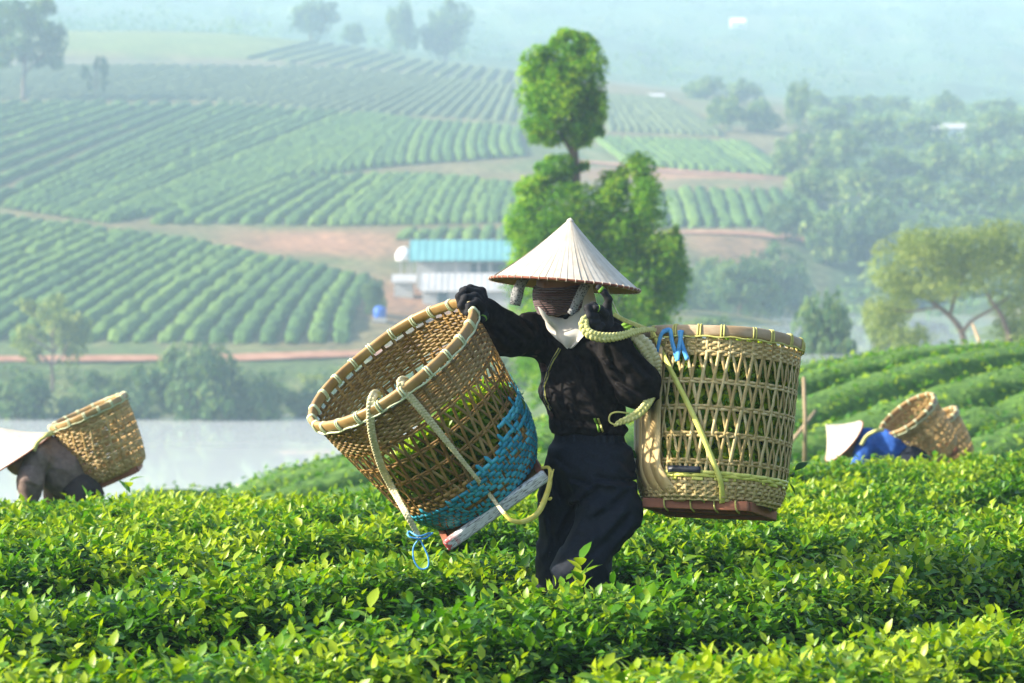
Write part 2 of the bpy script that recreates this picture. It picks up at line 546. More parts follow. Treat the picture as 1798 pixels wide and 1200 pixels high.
def leaf_lite(P, T, Nn, L, Wd, tone, curl=0.2):
    """the same leaf in two faces, for hedges farther off"""
    T = T / np.linalg.norm(T, axis=1, keepdims=True)
    S = np.cross(T, Nn); S /= np.linalg.norm(S, axis=1, keepdims=True) + 1e-9
    N2 = np.cross(S, T); L = L[:, None]; Wd = Wd[:, None]
    m_ = P + T * L * .45 + N2 * Wd * .1
    V = np.stack([P, m_ + S * Wd * .5, P + T * L * .97 - N2 * L * curl, m_ - S * Wd * .5], 1).reshape(-1, 3)
    n = len(P)
    F = (np.arange(n)[:, None, None] * 4 + np.array([[0, 2, 1], [0, 3, 2]])[None]).reshape(-1, 3).astype(np.int32)
    return V, F, np.repeat(tone, 4)


def card_geo(P, A, B, tone):
    """diamond leaf cards spanned by half axes A and B"""
    V = np.stack([P - A, P - B * .8 + A * .1, P + A, P + B * .8 + A * .1], 1).reshape(-1, 3)
    n = len(P)
    F = (np.arange(n)[:, None] * 4 + np.arange(4)[None]).astype(np.int32)
    return V, F, np.repeat(tone, 4)


def unit(r, n):
    v = r.normal(size=(n, 3))
    return v / np.linalg.norm(v, axis=1, keepdims=True)


def crown_mesh(name, blobs, n, size, mat, seed=1, clumps=40, spread=.2, up=.3):
    """blobs: (cx,cy,cz, rx,ry,rz, weight). Leaf cards in clumps through the crown's volume."""
    r = np.random.default_rng(seed)
    wts = np.array([b[6] for b in blobs]); wts = wts / wts.sum()
    Vs, Fs, Ts = [], [], []
    off = 0
    for b, w in zip(blobs, wts):
        c = np.array(b[:3]); rad = np.array(b[3:6])
        k = max(4, int(clumps * w))
        cd = unit(r, k); cr = (r.random(k) ** .45)
        cc = cd * cr[:, None]
        m = max(30, int(n * w))
        ci = r.integers(0, k, m)
        q = cc[ci] + r.normal(size=(m, 3)) * spread
        ql = np.linalg.norm(q, axis=1)
        q = np.where((ql > 1.12)[:, None], q / ql[:, None] * (1.0 + .12 * r.random(m))[:, None], q)
        P = c + q * rad
        nrm = q / (np.linalg.norm(q, axis=1, keepdims=True) + 1e-6) + unit(r, m) * .9 + np.array((0, 0, up))
        nrm /= np.linalg.norm(nrm, axis=1, keepdims=True)
        a = np.cross(nrm, unit(r, m)); a /= np.linalg.norm(a, axis=1, keepdims=True)
        bb = np.cross(nrm, a)
        s = size * (.6 + .8 * r.random(m))[:, None]
        ctone = r.random(k)
        tone = np.clip(.5 * ctone[ci] + .5 * r.random(m), 0, 1)
        V, F, t = card_geo(P, a * s, bb * s * .55, tone)
        Vs.append(V); Fs.append(F + off); Ts.append(t); off += len(V)
    return np_mesh(name, np.concatenate(Vs), np.concatenate(Fs), False, mat, {'tone': np.concatenate(Ts)})


def tube(path, radii, seg=7, cap=True, twist=0.0):
    """swept tube -> V, F list"""
    P = [Vector(p) for p in path]
    n = len(P)
    V, F = [], []
    up = Vector((0, 0, 1))
    t0 = (P[1] - P[0]).normalized()
    ref = t0.orthogonal().normalized()
    for i in range(n):
        t = (P[min(i + 1, n - 1)] - P[max(i - 1, 0)]).normalized()
        ref = (ref - t * ref.dot(t)).normalized()
        bi = t.cross(ref)
        for j in range(seg):
            a = 2 * math.pi * j / seg + twist * i
            V.append(P[i] + (ref * math.cos(a) + bi * math.sin(a)) * radii[i])
    for i in range(n - 1):
        for j in range(seg):
            F.append((i * seg + j, i * seg + (j + 1) % seg, (i + 1) * seg + (j + 1) % seg, (i + 1) * seg + j))
    if cap:
        F.append(tuple(reversed(range(seg)))); F.append(tuple(range((n - 1) * seg, n * seg)))
    return V, F


def join(parts):
    V, F = [], []
    for v, f in parts:
        o = len(V)
        V += [tuple(q) for q in v]; F += [tuple(i + o for i in q) for q in f]
    return V, F


m_bark = surf_mat("bark", [(.3, (.07, .05, .035)), (.7, (.17, .125, .085))], scale=(6, 6, 1.5), rough=.9, bump=.5, bump_dist=.02)
m_treeleaf = leaf_mat("cypress_leaf", (.028, .11, .008), (.11, .27, .012), (.33, .44, .02), trans=.42, rough=.7, spec=.1)
m_bushleaf = leaf_mat("bank_leaf", (.02, .06, .022), (.05, .115, .03), (.15, .20, .045), trans=.25, rough=.6, spec=.2)
m_tealeaf = leaf_mat("tea_leaf", (.014, .07, .005), (.078, .22, .007), (.36, .44, .02), trans=.34, rough=.40, spec=.38)
m_olive = leaf_mat("olive_leaf", (.07, .12, .022), (.16, .21, .04), (.30, .33, .07), trans=.3, rough=.6, spec=.2)
m_wood = leaf_mat("hillside_leaf", (.025, .075, .025), (.09, .165, .04), (.26, .31, .06), trans=.2, rough=.6, spec=.15)


def limb_tree(h, spread, r0, n, seed):
    """trunk with limbs, unit placed at origin -> V,F"""
    r = random.Random(seed)
    parts = []
    pts = [Vector((0, 0, 0))]
    for i in range(1, 6):
        pts.append(Vector((r.uniform(-.06, .06) * h * i / 5, r.uniform(-.05, .05) * h, h * i / 5)))
    parts.append(tube(pts, [r0 * (1 - .14 * i) for i in range(6)], 7))
    for k in range(n):
        b = pts[2 + k % 3]
        a = 2 * math.pi * k / n + r.uniform(-.4, .4)
        e = b + Vector((math.cos(a) * spread, math.sin(a) * spread, h * r.uniform(.25, .55)))
        m_ = (b + e) / 2 + Vector((0, 0, -h * .04)) + Vector((r.uniform(-.1, .1), r.uniform(-.1, .1), 0)) * h
        parts.append(tube([b, m_, e], [r0 * .55, r0 * .38, r0 * .15], 5))
    return join(parts)


# ------------------------------------------------------------------ far tea fields, row by row
m_row = surf_mat("clipped_tea", [(.3, (.024, .062, .014)), (.5, (.068, .135, .020)), (.72, (.145, .215, .028))], scale=(3.2, 3.2, 3.2), rough=.75, bump=.9, bump_dist=.18, spec=.2, detail=7, rnd=.22)
m_row_near = surf_mat("near_clipped_tea", [(.3, (.035, .085, .015)), (.5, (.08, .165, .022)), (.72, (.15, .25, .035))], scale=(9, 9, 9), rough=.75, bump=.9, bump_dist=.05, spec=.2, detail=7)  # lighter green and finer grain than the far rows
m_row_young = surf_mat("young_tea", [(.3, (.06, .075, .04)), (.5, (.10, .13, .05)), (.72, (.16, .18, .07))], scale=(3.2, 3.2, 3.2), rough=.8, bump=.9, bump_dist=.15, spec=.15, detail=7)


def hedge_row(name, P, hw, hh, mat, seed, step=.55, rough=.30, taper=True, nprof=9, lump=1.0):
    """clipped hedge draped along ground polyline P (k,2)"""
    seg = np.linalg.norm(np.diff(P, axis=0), axis=1); s = np.concatenate([[0], np.cumsum(seg)])
    n = max(6, int(s[-1] / step))
    ss = np.linspace(0, s[-1], n)
    X = np.interp(ss, s, P[:, 0]); Y = np.interp(ss, s, P[:, 1])
    X = np.convolve(np.pad(X, 2, 'edge'), np.ones(5) / 5, 'valid'); Y = np.convolve(np.pad(Y, 2, 'edge'), np.ones(5) / 5, 'valid')
    tx = np.gradient(X); ty = np.gradient(Y); L = np.hypot(tx, ty) + 1e-9; nxv, nyv = -ty / L, tx / L
    prof = [(math.cos(a), math.sin(a)) for a in np.linspace(math.pi, 0, nprof)]
    V = []
    end = np.minimum(1, np.minimum(np.arange(n), np.arange(n)[::-1]) / 2.0 * .5 + .25) if taper else np.ones(n)
    gap = 1 - .55 * np.clip((fbm(ss / 3.0, np.full(n, seed * 1.7), seed) - .64) * 6, 0, 1)
    for k, (c, h) in enumerate(prof):
        cc = math.copysign(abs(c) ** .6, c); hs = h ** .62
        w = hw * (1 + .75 * lump * (fbm(ss / 1.3, np.full(n, k * 2.3), seed + 50, 3) - .5))
        z = hh * (1 + .8 * lump * (fbm(ss / 1.0, np.full(n, k * 1.9), seed + 90, 3) - .5)) * end * gap
        x = X + nxv * cc * w * (.4 + .6 * end); y = Y + nyv * cc * w * (.4 + .6 * end)
        V.append(np.stack([x, y, TZ(x, y) + hs * z - (.12 if h < .05 else 0)], -1))
    V = np.stack(V, 1)
    V += rng.normal(size=V.shape) * rough * .35 * hw
    return np_mesh(name, V.reshape(-1, 3), grid_faces(n, nprof)[:, ::-1], True, mat)


def curve_at(pts, t):
    pts = np.array(pts, float)
    k = np.linspace(0, 1, len(pts))
    return np.stack([np.interp(t, k, pts[:, i]) for i in range(pts.shape[1])], -1)


def field(name, bot, top, n, d0, d1, hw, hh, mat, label, group, bow=0.0, cut=None, jitter=.0, cat='tea hedge'):
    """rows between matching points of a lower and an upper field edge (edges read off the photo, laid on the ground)"""
    t = np.linspace(0, 1, n)
    B = curve_at(bot, t); T_ = curve_at(top, t)
    made = []
    for i in range(n):
        s = np.linspace(0, 1, 26)
        s = s[(s >= 0)]
        x = B[i, 0] + (T_[i, 0] - B[i, 0]) * s + bow * np.sin(math.pi * s)
        y = B[i, 1] + (T_[i, 1] - B[i, 1]) * s
        keep = (x > -140) & (x < 1940)
        if keep.sum() < 4: continue
        P = hit(x[keep], y[keep], d0, d1)[:, :2]
        o = mobj(name, hedge_row(name, P, hw * rng.uniform(.92, 1.08), hh * rng.uniform(.9, 1.1), mat, 7 * i + len(label)))
        made.append(o)
    for i, o in enumerate(reversed(made)):          # count from the right
        tag(o, label % ordinal(i), cat, group)
    return made


field("tea_hedge", [(-520, 604), (600, 606)], [(0, 381), (330, 424), (645, 489)], 26, 174, 242, .52, .62, m_row,
      '%s tea hedge from the right on the lower left slope above the dirt path', 'tea rows of the lower left slope', bow=-12)
field("tea_hedge", [(-720, 360), (0, 366), (183, 394), (350, 362), (500, 316), (690, 293), (915, 276)],
      [(0, 180), (389, 185), (640, 203), (668, 205), (690, 208), (730, 213), (910, 227)], 64, 225, 352, .50, .58, m_row,
      '%s tea hedge from the right on the broad hazy middle slope', 'tea rows of the broad middle slope', bow=-8)
field("tea_hedge", [(270, 396), (576, 398), (740, 396), (912, 392)], [(455, 322), (690, 306), (790, 312), (925, 328)], 24, 228, 268, .55, .62, m_row,
      '%s tea hedge from the right on the plot above the bare red slope', 'tea rows above the bare slope', bow=-5)
field("tea_hedge", [(320, 176), (600, 196), (915, 222)], [(520, 116), (740, 134), (925, 154)], 28, 330, 425, .45, .4, m_row_young,
      '%s sparse tea hedge from the right on the fallow hill shoulder', 'young tea rows on the hill shoulder')
field("tea_hedge", [(-330, 176), (-20, 176), (310, 178)], [(40, 116), (260, 114), (505, 118)], 24, 330, 428, .42, .34, m_row_young,
      '%s low tea hedge from the right on the misty upper left shoulder', 'low tea rows on the upper left shoulder')
field("tea_hedge", [(430, 105), (700, 130), (905, 150)], [(560, 72), (745, 108), (915, 128)], 16, 380, 530, .55, .45, m_row_young,
      '%s pale tea hedge from the right near the hilltop trees', 'tea rows by the hilltop trees')
field("tea_hedge", [(1075, 232), (1262, 240)], [(1055, 170), (1165, 176)], 13, 310, 420, .5, .55, m_row_young,
      '%s young tea hedge from the right on the upper plot beyond the tall tree', 'tea rows of the upper right plot')
field("tea_hedge", [(1110, 292), (1385, 311)], [(1050, 245), (1300, 252)], 16, 262, 335, .5, .58, m_row,
      '%s tea hedge from the right on the plot above the red track', 'tea rows above the red track')
field("tea_hedge", [(1165, 402), (1440, 402)], [(1150, 338), (1410, 338)], 11, 222, 272, .56, .72, m_row,
      '%s tea hedge from the right on the small plot beside the tall tree', 'tea rows of the small right plot')
field("tea_hedge", [(700, 424), (880, 424)], [(730, 404), (890, 400)], 7, 215, 245, .5, .5, m_row,
      '%s short tea hedge from the right behind the teal roof', 'tea rows behind the farmhouse')

# middle hill: rows run across the slope, bending up to the right
mh = []
for k in range(20):
    Y = np.linspace(24.6, 39.5, 90)
    xs = (Y - (13.5 + 1.62 * k)) / 1.15 + .25 * np.sin(Y * .35 + k)
    ok = np.abs(xs - .4) < .19 * Y + 2.5
    if ok.sum() < 12: continue
    P = np.stack([xs, Y], -1)[ok]
    me = hedge_row("tea_hedge", P, .41, .42, m_row_near, 300 + k, step=.16, rough=.05, lump=.35, taper=False, nprof=11)
    e = empty("tea_hedge", (0, 0, 0))
    mobj("branches", me, e)
    tag(e, '%s tea hedge from the right on the near hill behind the pickers' % ordinal(len(mh)), 'tea hedge', 'tea rows of the near hill')
    # clipped leaf faces over the hedge body
    vv = np.empty(len(me.vertices) * 3, np.float32); me.vertices.foreach_get('co', vv); vv = vv.reshape(-1, 3)
    nn = np.empty(len(me.vertices) * 3, np.float32); me.vertices.foreach_get('normal', nn); nn = nn.reshape(-1, 3)
    m = 2600
    ii = rng.integers(0, len(vv), m)
    Pp = vv[ii] + rng.normal(size=(m, 3)) * .03 + nn[ii] * .02
    nr = nn[ii] + unit(rng, m) * .8; nr /= np.linalg.norm(nr, axis=1, keepdims=True)
    a = np.cross(nr, unit(rng, m)); a /= np.linalg.norm(a, axis=1, keepdims=True); b = np.cross(nr, a)
    s = (.028 + .03 * rng.random(m))[:, None]
    V, F, t = card_geo(Pp, a * s, b * s * .6, rng.random(m) * .8 + .1)
    lo = mobj("leaves", np_mesh("leaves", V, F, False, m_tealeaf, {'tone': t}), e)
    lo['kind'] = 'stuff'
    mh.append(lo)

# ------------------------------------------------------------------ trees
def ground_at(px, d):
    x = (px - 899) / FPX * d
    return x, float(TZ(x, d))


# the tall two-tiered tree standing behind the picker
S62 = 62.0 / FPX


def tall_tree():
    D = 62.0
    x, z = ground_at(1020, D)
    root = empty("tall_tree", (x, D, z - .1))
    tag(root, 'tall bright green tree with a ball-shaped top, rising behind the tea picker', 'tree')

    def loc(px, py):
        p = W(px, py, D)
        return p.x - x, p.z - (z - .1)
    bl = []
    for px, py, rx, ry, w in ((985, 168, 76, 84, 3.2), (1008, 118, 56, 58, 1.6), (948, 135, 40, 52, 1.1), (1036, 175, 30, 62, 1.0), (955, 215, 44, 42, 1.1), (1000, 74, 32, 24, .5), (1025, 225, 34, 34, .7),
                              (1012, 240, 30, 26, .4),
                              (985, 305, 46, 34, .8), (960, 330, 34, 30, .5), (1010, 290, 22, 24, .3),
                              (985, 380, 90, 58, 2.0), (925, 410, 46, 50, 1.0), (1060, 400, 70, 70, 2.0), (1122, 345, 50, 70, 1.5), (1085, 335, 40, 40, .8), (938, 350, 42, 42, .8), (1122, 300, 15, 28, .25),
                              (1135, 440, 68, 75, 2.2), (1175, 480, 40, 70, 1.3), (1190, 425, 16, 30, .3), (1020, 480, 120, 80, 2.8), (910, 470, 34, 60, .8),
                              (1130, 545, 78, 75, 2.4), (1030, 580, 120, 80, 2.2), (930, 600, 50, 110, 1.2), (1080, 650, 110, 80, 2.0)):
        lx, lz = loc(px, py)
        bl.append((lx, rng.uniform(-.2, .2), lz, rx * S62, (rx + ry) * .5 * S62, ry * S62, w))
    h = loc(1000, 90)[1]
    top = Vector((loc(1000, 90)[0], 0, h))
    P = [Vector((0, 0, 0)), Vector((loc(1015, 480)[0], .05, loc(1015, 480)[1])), Vector((loc(1012, 300)[0], 0, loc(1012, 300)[1])), Vector((loc(1004, 200)[0], 0, loc(1004, 200)[1])), top]
    parts = [tube(P, [.16, .12, .08, .06, .02], 8)]
    for a, b in (((1012, 420), (930, 350)), ((1015, 500), (1125, 380)), ((1010, 280), (960, 170)), ((1008, 250), (1045, 170)), ((1015, 560), (1160, 480)), ((1015, 540), (920, 480))):
        pa, pb = loc(*a), loc(*b)
        parts.append(tube([(pa[0], 0, pa[1]), ((pa[0] + pb[0]) / 2, .1, (pa[1] + pb[1]) / 2 - .1), (pb[0], .1, pb[1])], [.055, .04, .015], 5))
    V, F = join(parts)
    mobj("trunk", np_mesh("trunk", V, F, True, m_bark), root)
    mobj("crown", crown_mesh("crown", bl, 72000, .056, m_treeleaf, 5, clumps=700, spread=.17), root)


tall_tree()

# shared crowns for the bushes and woods
CR = {}


def crown_kind(key, mat, n, size, clumps, seed, blobs):
    CR[key] = crown_mesh("crown_" + key, blobs, n, size, mat, seed, clumps, .2)


for i in range(4):
    r = random.Random(50 + i)
    bl = [(0, 0, .5, .62, .62, .46, 2)] + [(r.uniform(-.5, .5), r.uniform(-.4, .4), r.uniform(.25, .8), r.uniform(.25, .42), r.uniform(.25, .4), r.uniform(.2, .34), .6) for _ in range(6)]
    crown_kind('bush%d' % i, m_bushleaf, 3400, .055, 90, 60 + i, bl)
    crown_kind('wood%d' % i, m_wood, 2600, .06, 70, 80 + i, bl)
    bl = [(r.uniform(-.6, .6), r.uniform(-.4, .4), r.uniform(.35, .9), r.uniform(.2, .34), r.uniform(.2, .3), r.uniform(.12, .2), 1) for _ in range(11)]
    crown_kind('wispy%d' % i, m_olive, 2600, .042, 90, 70 + i, bl)
    crown_kind('airy%d' % i, m_bushleaf, 2600, .05, 60, 75 + i, bl)
TRUNK = {}
for i in range(4):
    V, F = limb_tree(.62, .42, .035, 6, 200 + i)
    TRUNK[i] = np_mesh("limbs%d" % i, V, F, True, m_bark)
TCOUNT = [0]


def tree(name, label, px, py, d, wpx, hpx, kind, group=None, cat='tree', sink=.0):
    """px,py: where the foot shows in the photo (or would, behind what hides it)"""
    TCOUNT[0] += 1
    d = DF(d)
    k = TCOUNT[0] % 4
    p = W(px, py, d)
    z = float(TZ(p.x, p.y))
    if abs(z - p.z) > .02 * d: z = min(z, p.z)
    root = empty(name, (p.x, p.y, z - .05))
    root.rotation_euler = (0, 0, rng.uniform(-.5, .5))
    w = wpx / FPX * d; h = hpx / FPX * d
    h += max(0, p.z - z)
    c = mobj("crown", CR[kind + str(k)], root); c.scale = (w / 1.9, w / 1.9, h / 1.05); c.rotation_euler = (0, 0, rng.uniform(-.3, .3))
    t = mobj("trunk", TRUNK[k], root); t.scale = (w / 1.9, w / 1.9, h)
    tag(root, label, cat, group)
    return root


# hilltop and far trees
tree("hill_tree", 'small thin tree beside the lone tall tree on the field edge', 168, 178, 346, 62, 76, 'airy')
tree("hill_tree", 'faint round tree on the misty hilltop, left of the paired trees', 545, 100, 520, 110, 78, 'bush')
tree("hill_tree", 'small faint bush just right of the round hilltop tree', 620, 108, 515, 60, 48, 'bush')
tree("hill_tree", 'narrower of the paired faint trees on the misty hilltop', 703, 112, 498, 70, 100, 'bush')
tree("hill_tree", 'wider of the paired faint trees on the misty hilltop', 783, 116, 500, 120, 105, 'bush')
tree("hill_tree", 'slim tree standing proud of the wood on the right hillside', 1398, 240, 335, 62, 95, 'wood')
tree("hill_tree", 'domed tree above the pale house on the right hillside', 1655, 225, 392, 95, 52, 'wood')
# wood on the right hillside
G = 'trees of the right hillside wood'
TB = {}
for px, py, d, w, h in sorted(((1240, 195, 400, 90, 40), (1300, 200, 400, 100, 45), (1270, 240, 330, 90, 65), (1330, 240, 332, 110, 60), (1220, 180, 405, 70, 30), (1420, 225, 395, 110, 40), (1490, 222, 400, 120, 36),
                        (1560, 226, 400, 120, 36), (1740, 228, 405, 130, 36), (1450, 262, 330, 120, 60), (1530, 270, 330, 130, 55), (1610, 268, 335, 120, 50), (1740, 278, 335, 130, 60), (1800, 270, 340, 120, 60),
                        (1390, 320, 280, 110, 75), (1470, 325, 285, 150, 85), (1560, 330, 288, 120, 70), (1640, 330, 290, 130, 75), (1720, 335, 290, 130, 75), (1800, 330, 292, 120, 80),
                        (1510, 370, 262, 120, 60), (1600, 375, 262, 120, 60), (1690, 378, 266, 110, 55), (1770, 380, 266, 120, 60), (1420, 390, 248, 130, 75))):
    band = 'top' if py < 230 else 'second' if py < 290 else 'third' if py < 340 else 'lowest'
    TB[band] = TB.get(band, -1) + 1
    tree("wood_tree", '%s tree from the left in the %s tier of the right hillside wood' % (ordinal(TB[band]), band), px, py, d, w, h, 'wood', G)
G2 = 'mixed trees at the foot of the right hillside'
for px, py, d, w, h, k in sorted(((1380, 440, 228, 110, 80, 'bush'), (1450, 455, 225, 130, 95, 'wood'), (1530, 455, 226, 120, 100, 'bush'), (1610, 440, 236, 100, 60, 'wood'), (1690, 430, 240, 110, 50, 'wood'), (1770, 430, 245, 110, 55, 'wood'),
                           (1350, 505, 205, 150, 70, 'bush'), (1240, 520, 200, 120, 70, 'bush'), (1300, 555, 185, 180, 110, 'bush'), (1190, 570, 175, 120, 70, 'bush'), (1240, 600, 150, 140, 50, 'wood'),
                           (1560, 505, 218, 120, 70, 'wood'), (1640, 500, 218, 110, 70, 'wood'), (1400, 515, 206, 90, 45, 'wood'), (1270, 500, 208, 120, 55, 'wispy'), (1330, 530, 204, 110, 60, 'bush'), (1250, 555, 196, 130, 75, 'bush'), (1210, 540, 200, 90, 60, 'wood'))):
    band = 'upper' if py < 470 else 'lower'
    TB[band] = TB.get(band, -1) + 1
    tree("valley_tree", '%s rounded tree from the left in the %s line at the right hillside foot' % (ordinal(TB[band]), band), px, py, d, w, h, k, G2)
tree("valley_tree", 'dense round green tree before the water, just above the near hill', 1445, 618, 118, 165, 118, 'bush')
tree("valley_tree", 'pale olive tree between the round green tree and the leaning trunk', 1560, 615, 122, 130, 130, 'wispy')
tree("valley_tree", 'small pale shrub at the water edge right of the tall tree', 1330, 620, 125, 90, 40, 'wispy')

def drawn_tree(name, label, D, foot, limbs, blobs, n, size, mat, seed, clumps, spread=.24):
    """tree set out from the limbs and leaf masses seen in the photo, given its own depth"""
    x, z = ground_at(foot, D)
    root = empty(name, (x, D, z - .05))
    tag(root, label, 'tree')

    def lp(px, py, dy=0):
        p = W(px, py, D)
        return (p.x - x, dy * D / 98, p.z - z)
    parts = []
    for pts, rad in limbs:
        P = resample_pts([lp(*q) for q in pts], 12)
        parts.append(tube([Vector(q) for q in P], list(np.interp(np.linspace(0, 1, 12), np.linspace(0, 1, len(rad)), rad)), 7))
    V, F = join(parts)
    mobj("trunk", np_mesh("trunk", V, F, True, m_bark), root)
    s = D / FPX
    bl = []
    for px, py, rx, ry, w in blobs:
        q = lp(px, py)
        bl.append((q[0], rng.uniform(-.5, .5) * rx * s, q[2], rx * s, rx * s, ry * s, w))
    mobj("crown", crown_mesh("crown", bl, n, size, mat, seed, clumps=clumps, spread=spread), root)


def resample_pts(pts, n):
    P = np.array(pts, float); k = np.linspace(0, len(P) - 1, n)
    return np.stack([np.interp(k, np.arange(len(P)), P[:, i]) for i in range(3)], -1)


drawn_tree("spreading_tree", 'spreading olive-leaved tree with a bent dark trunk in front of the pale water', 98.0, 1695,
           [([(1697, 640), (1694, 600), (1688, 575, .1), (1668, 552), (1640, 530, .2), (1615, 505)], [.15, .13, .11, .09, .07, .04]),
            ([(1690, 580), (1705, 560, -.2), (1740, 540, -.3), (1775, 515, -.2)], [.08, .06, .05, .02]),
            ([(1650, 537, .1), (1600, 545, .3), (1560, 540, .4)], [.05, .035, .02]),
            ([(1668, 552), (1680, 510, .2), (1700, 470, .3)], [.07, .05, .03]),
            ([(1770, 640, -.5), (1768, 590, -.5), (1755, 550, -.4), (1738, 525, -.2), (1720, 490)], [.11, .1, .08, .06, .03])],
           [(1615, 470, 80, 46, 1.5), (1690, 445, 90, 46, 1.7), (1765, 450, 70, 55, 1.4), (1575, 505, 48, 42, 1), (1555, 560, 36, 44, .8), (1795, 520, 52, 60, 1.3), (1715, 492, 70, 28, .8), (1640, 420, 60, 30, .9),
            (1585, 440, 50, 32, .7), (1785, 590, 46, 40, .9), (1830, 470, 46, 70, 1.1), (1655, 505, 50, 22, .5), (1745, 412, 60, 28, .7), (1600, 590, 40, 24, .5)],
           24000, .07, m_olive, 15, 240, .30)
drawn_tree("hill_tree", 'lone tall tree with open crown at the upper left, on the field edge', 344.0, 42,
           [([(42, 178), (43, 140), (48, 95), (60, 50)], [.3, .26, .2, .1]), ([(44, 130), (75, 100), (95, 80)], [.16, .12, .06]), ([(45, 115), (25, 70), (15, 40)], [.15, .1, .06])],
           [(60, 52, 40, 32, 1.2), (22, 28, 34, 26, 1), (96, 72, 26, 34, .9), (28, 84, 36, 24, .8), (72, 14, 32, 20, .7), (58, 104, 26, 14, .4), (100, 110, 18, 12, .3), (-8, 60, 30, 24, .6), (8, 108, 20, 12, .3)],
           5200, .34, m_bushleaf, 25, 150, .24)

# left bank
tree("bank_tree", 'wispy olive tree at the left edge, its thin trunk on the far bank', 92, 662, 165, 200, 158, 'wispy')
tree("bank_bush", 'large dark bush leaning over the pond in front of the dirt path', 345, 745, 158, 230, 160, 'bush', cat='bush')
tree("bank_bush", 'blue-green bush filling the far bank at the left edge', 30, 742, 158, 190, 92, 'bush', cat='bush')
tree("bank_bush", 'low bush on the far bank between the left edge and the bent picker', 160, 742, 158, 150, 85, 'bush', cat='bush')
tree("bank_bush", 'leafy bush on the bank left of the large dark bush', 240, 742, 158, 130, 105, 'bush', cat='bush')
tree("bank_bush", 'wide low bush on the bank right of the large dark bush', 450, 742, 158, 150, 95, 'bush', cat='bush')
tree("bank_bush", 'low bush on the bank just left of the tilted basket rim', 535, 742, 160, 110, 70, 'bush', cat='bush')
tree("bank_bush", 'sunlit light green shrub behind the tilted basket rim', 590, 690, 164, 150, 50, 'wispy', cat='bush')
tree("bank_bush", 'bush at the bank seen through the tilted basket', 700, 735, 160, 180, 90, 'bush', cat='bush')
tree("bank_bush", 'bush on the bank between the tilted basket and the picker', 880, 735, 150, 200, 110, 'wispy', cat='bush')
tree("bank_bush", 'small dark shrub below the grey shed beside the farmhouse', 655, 560, 192, 60, 66, 'bush', cat='bush')

# ------------------------------------------------------------------ farmhouse
def box(x0, x1, y0, y1, z0, z1):
    V = [(x0, y0, z0), (x1, y0, z0), (x1, y1, z0), (x0, y1, z0), (x0, y0, z1), (x1, y0, z1), (x1, y1, z1), (x0, y1, z1)]
    F = [(0, 3, 2, 1), (4, 5, 6, 7), (0, 1, 5, 4), (1, 2, 6, 5), (2, 3, 7, 6), (3, 0, 4, 7)]
    return V, F


def boxes(name, lst, mat, parent=None, bev=0.0):
    V, F = join([box(*b) for b in lst])
    o = mobj(name, np_mesh(name, V, F, False, mat), parent)
    if bev:
        md = o.modifiers.new("b", 'BEVEL'); md.width = bev; md.segments = 2; md.limit_method = 'ANGLE'
    return o


m_teal = surf_mat("teal_sheet", [(.3, (.09, .24, .25)), (.7, (.13, .31, .31))], scale=(.6, .6, .6), rough=.45, bump=0)
m_wall = surf_mat("grey_plaster", [(.3, (.34, .33, .30)), (.7, (.48, .46, .42))], scale=(.8, .8, .8), rough=.9, bump=.1)
m_sheet = surf_mat("weathered_sheet", [(.3, (.30, .29, .28)), (.7, (.44, .42, .40))], scale=(.5, .5, .5), rough=.6, bump=.1)
m_dark = surf_mat("dark_opening", [(.3, (.03, .045, .05)), (.7, (.06, .08, .08))], scale=(1, 1, 1), rough=.5, bump=0)
m_white = surf_mat("white_paint", [(.3, (.66, .68, .66)), (.7, (.8, .8, .78))], scale=(1, 1, 1), rough=.6, bump=.05)
m_blue = surf_mat("blue_plastic", [(.3, (.03, .10, .42)), (.7, (.05, .15, .55))], scale=(1, 1, 1), rough=.35, bump=0)


def pitched(name, x0, x1, y0, y1, z0, z1, mat, parent, ribs=14):
    """single-slope corrugated roof from front eave (y0,z0) to ridge (y1,z1) with down-turned back slope"""
    n = ribs * 4 + 1
    V, F = [], []
    for i in range(n):
        xx = x0 + (x1 - x0) * i / (n - 1)
        w = .02 * math.cos(i * math.pi / 2)
        V += [(xx, y0, z0 + w), (xx, y1, z1 + w), (xx, y1 + (y1 - y0) * .8, z0 + .2 + w)]
    for i in range(n - 1):
        a = i * 3
        F += [(a, a + 3, a + 4, a + 1), (a + 1, a + 4, a + 5, a + 2)]
    o = mobj(name, np_mesh(name, V, F, False, mat), parent)
    md = o.modifiers.new("t", 'SOLIDIFY'); md.thickness = .05
    return o


D = 204.0
hx0 = W(718, 500, D).x; hx1 = W(905, 500, D).x
zg = float(TZ((hx0 + hx1) / 2, D)) - .2
zt = W(800, 421, D).z; ze = W(800, 458, D).z
hs = empty("farmhouse", ((hx0 + hx1) / 2, D, zg))
tag(hs, 'low farmhouse with a bright teal sheet roof, left of the tall tree', 'house')
cx = (hx0 + hx1) / 2
L_, R_ = hx0 - cx, hx1 - cx
boxes("wall", [(L_ + .5, R_ - .2, .5, 3.6, 0, ze - zg + .15)], m_wall, hs)
pitched("roof", L_, R_, -.1, 2.2, ze - zg, zt - zg, m_teal, hs)
for a, b in ((.58, .74), (.78, .95)):
    f = boxes("window", [(L_ + (R_ - L_) * a, L_ + (R_ - L_) * b, .44, .52, ze - zg - 1.05, ze - zg - .15)], m_dark, hs)
    boxes("frame", [(L_ + (R_ - L_) * a - .06, L_ + (R_ - L_) * b + .06, .40, .46, ze - zg - 1.13, ze - zg - 1.05)], m_white, f)
boxes("door", [(L_ + (R_ - L_) * .46, L_ + (R_ - L_) * .54, .45, .53, 0, ze - zg - .2)], m_sheet, hs)
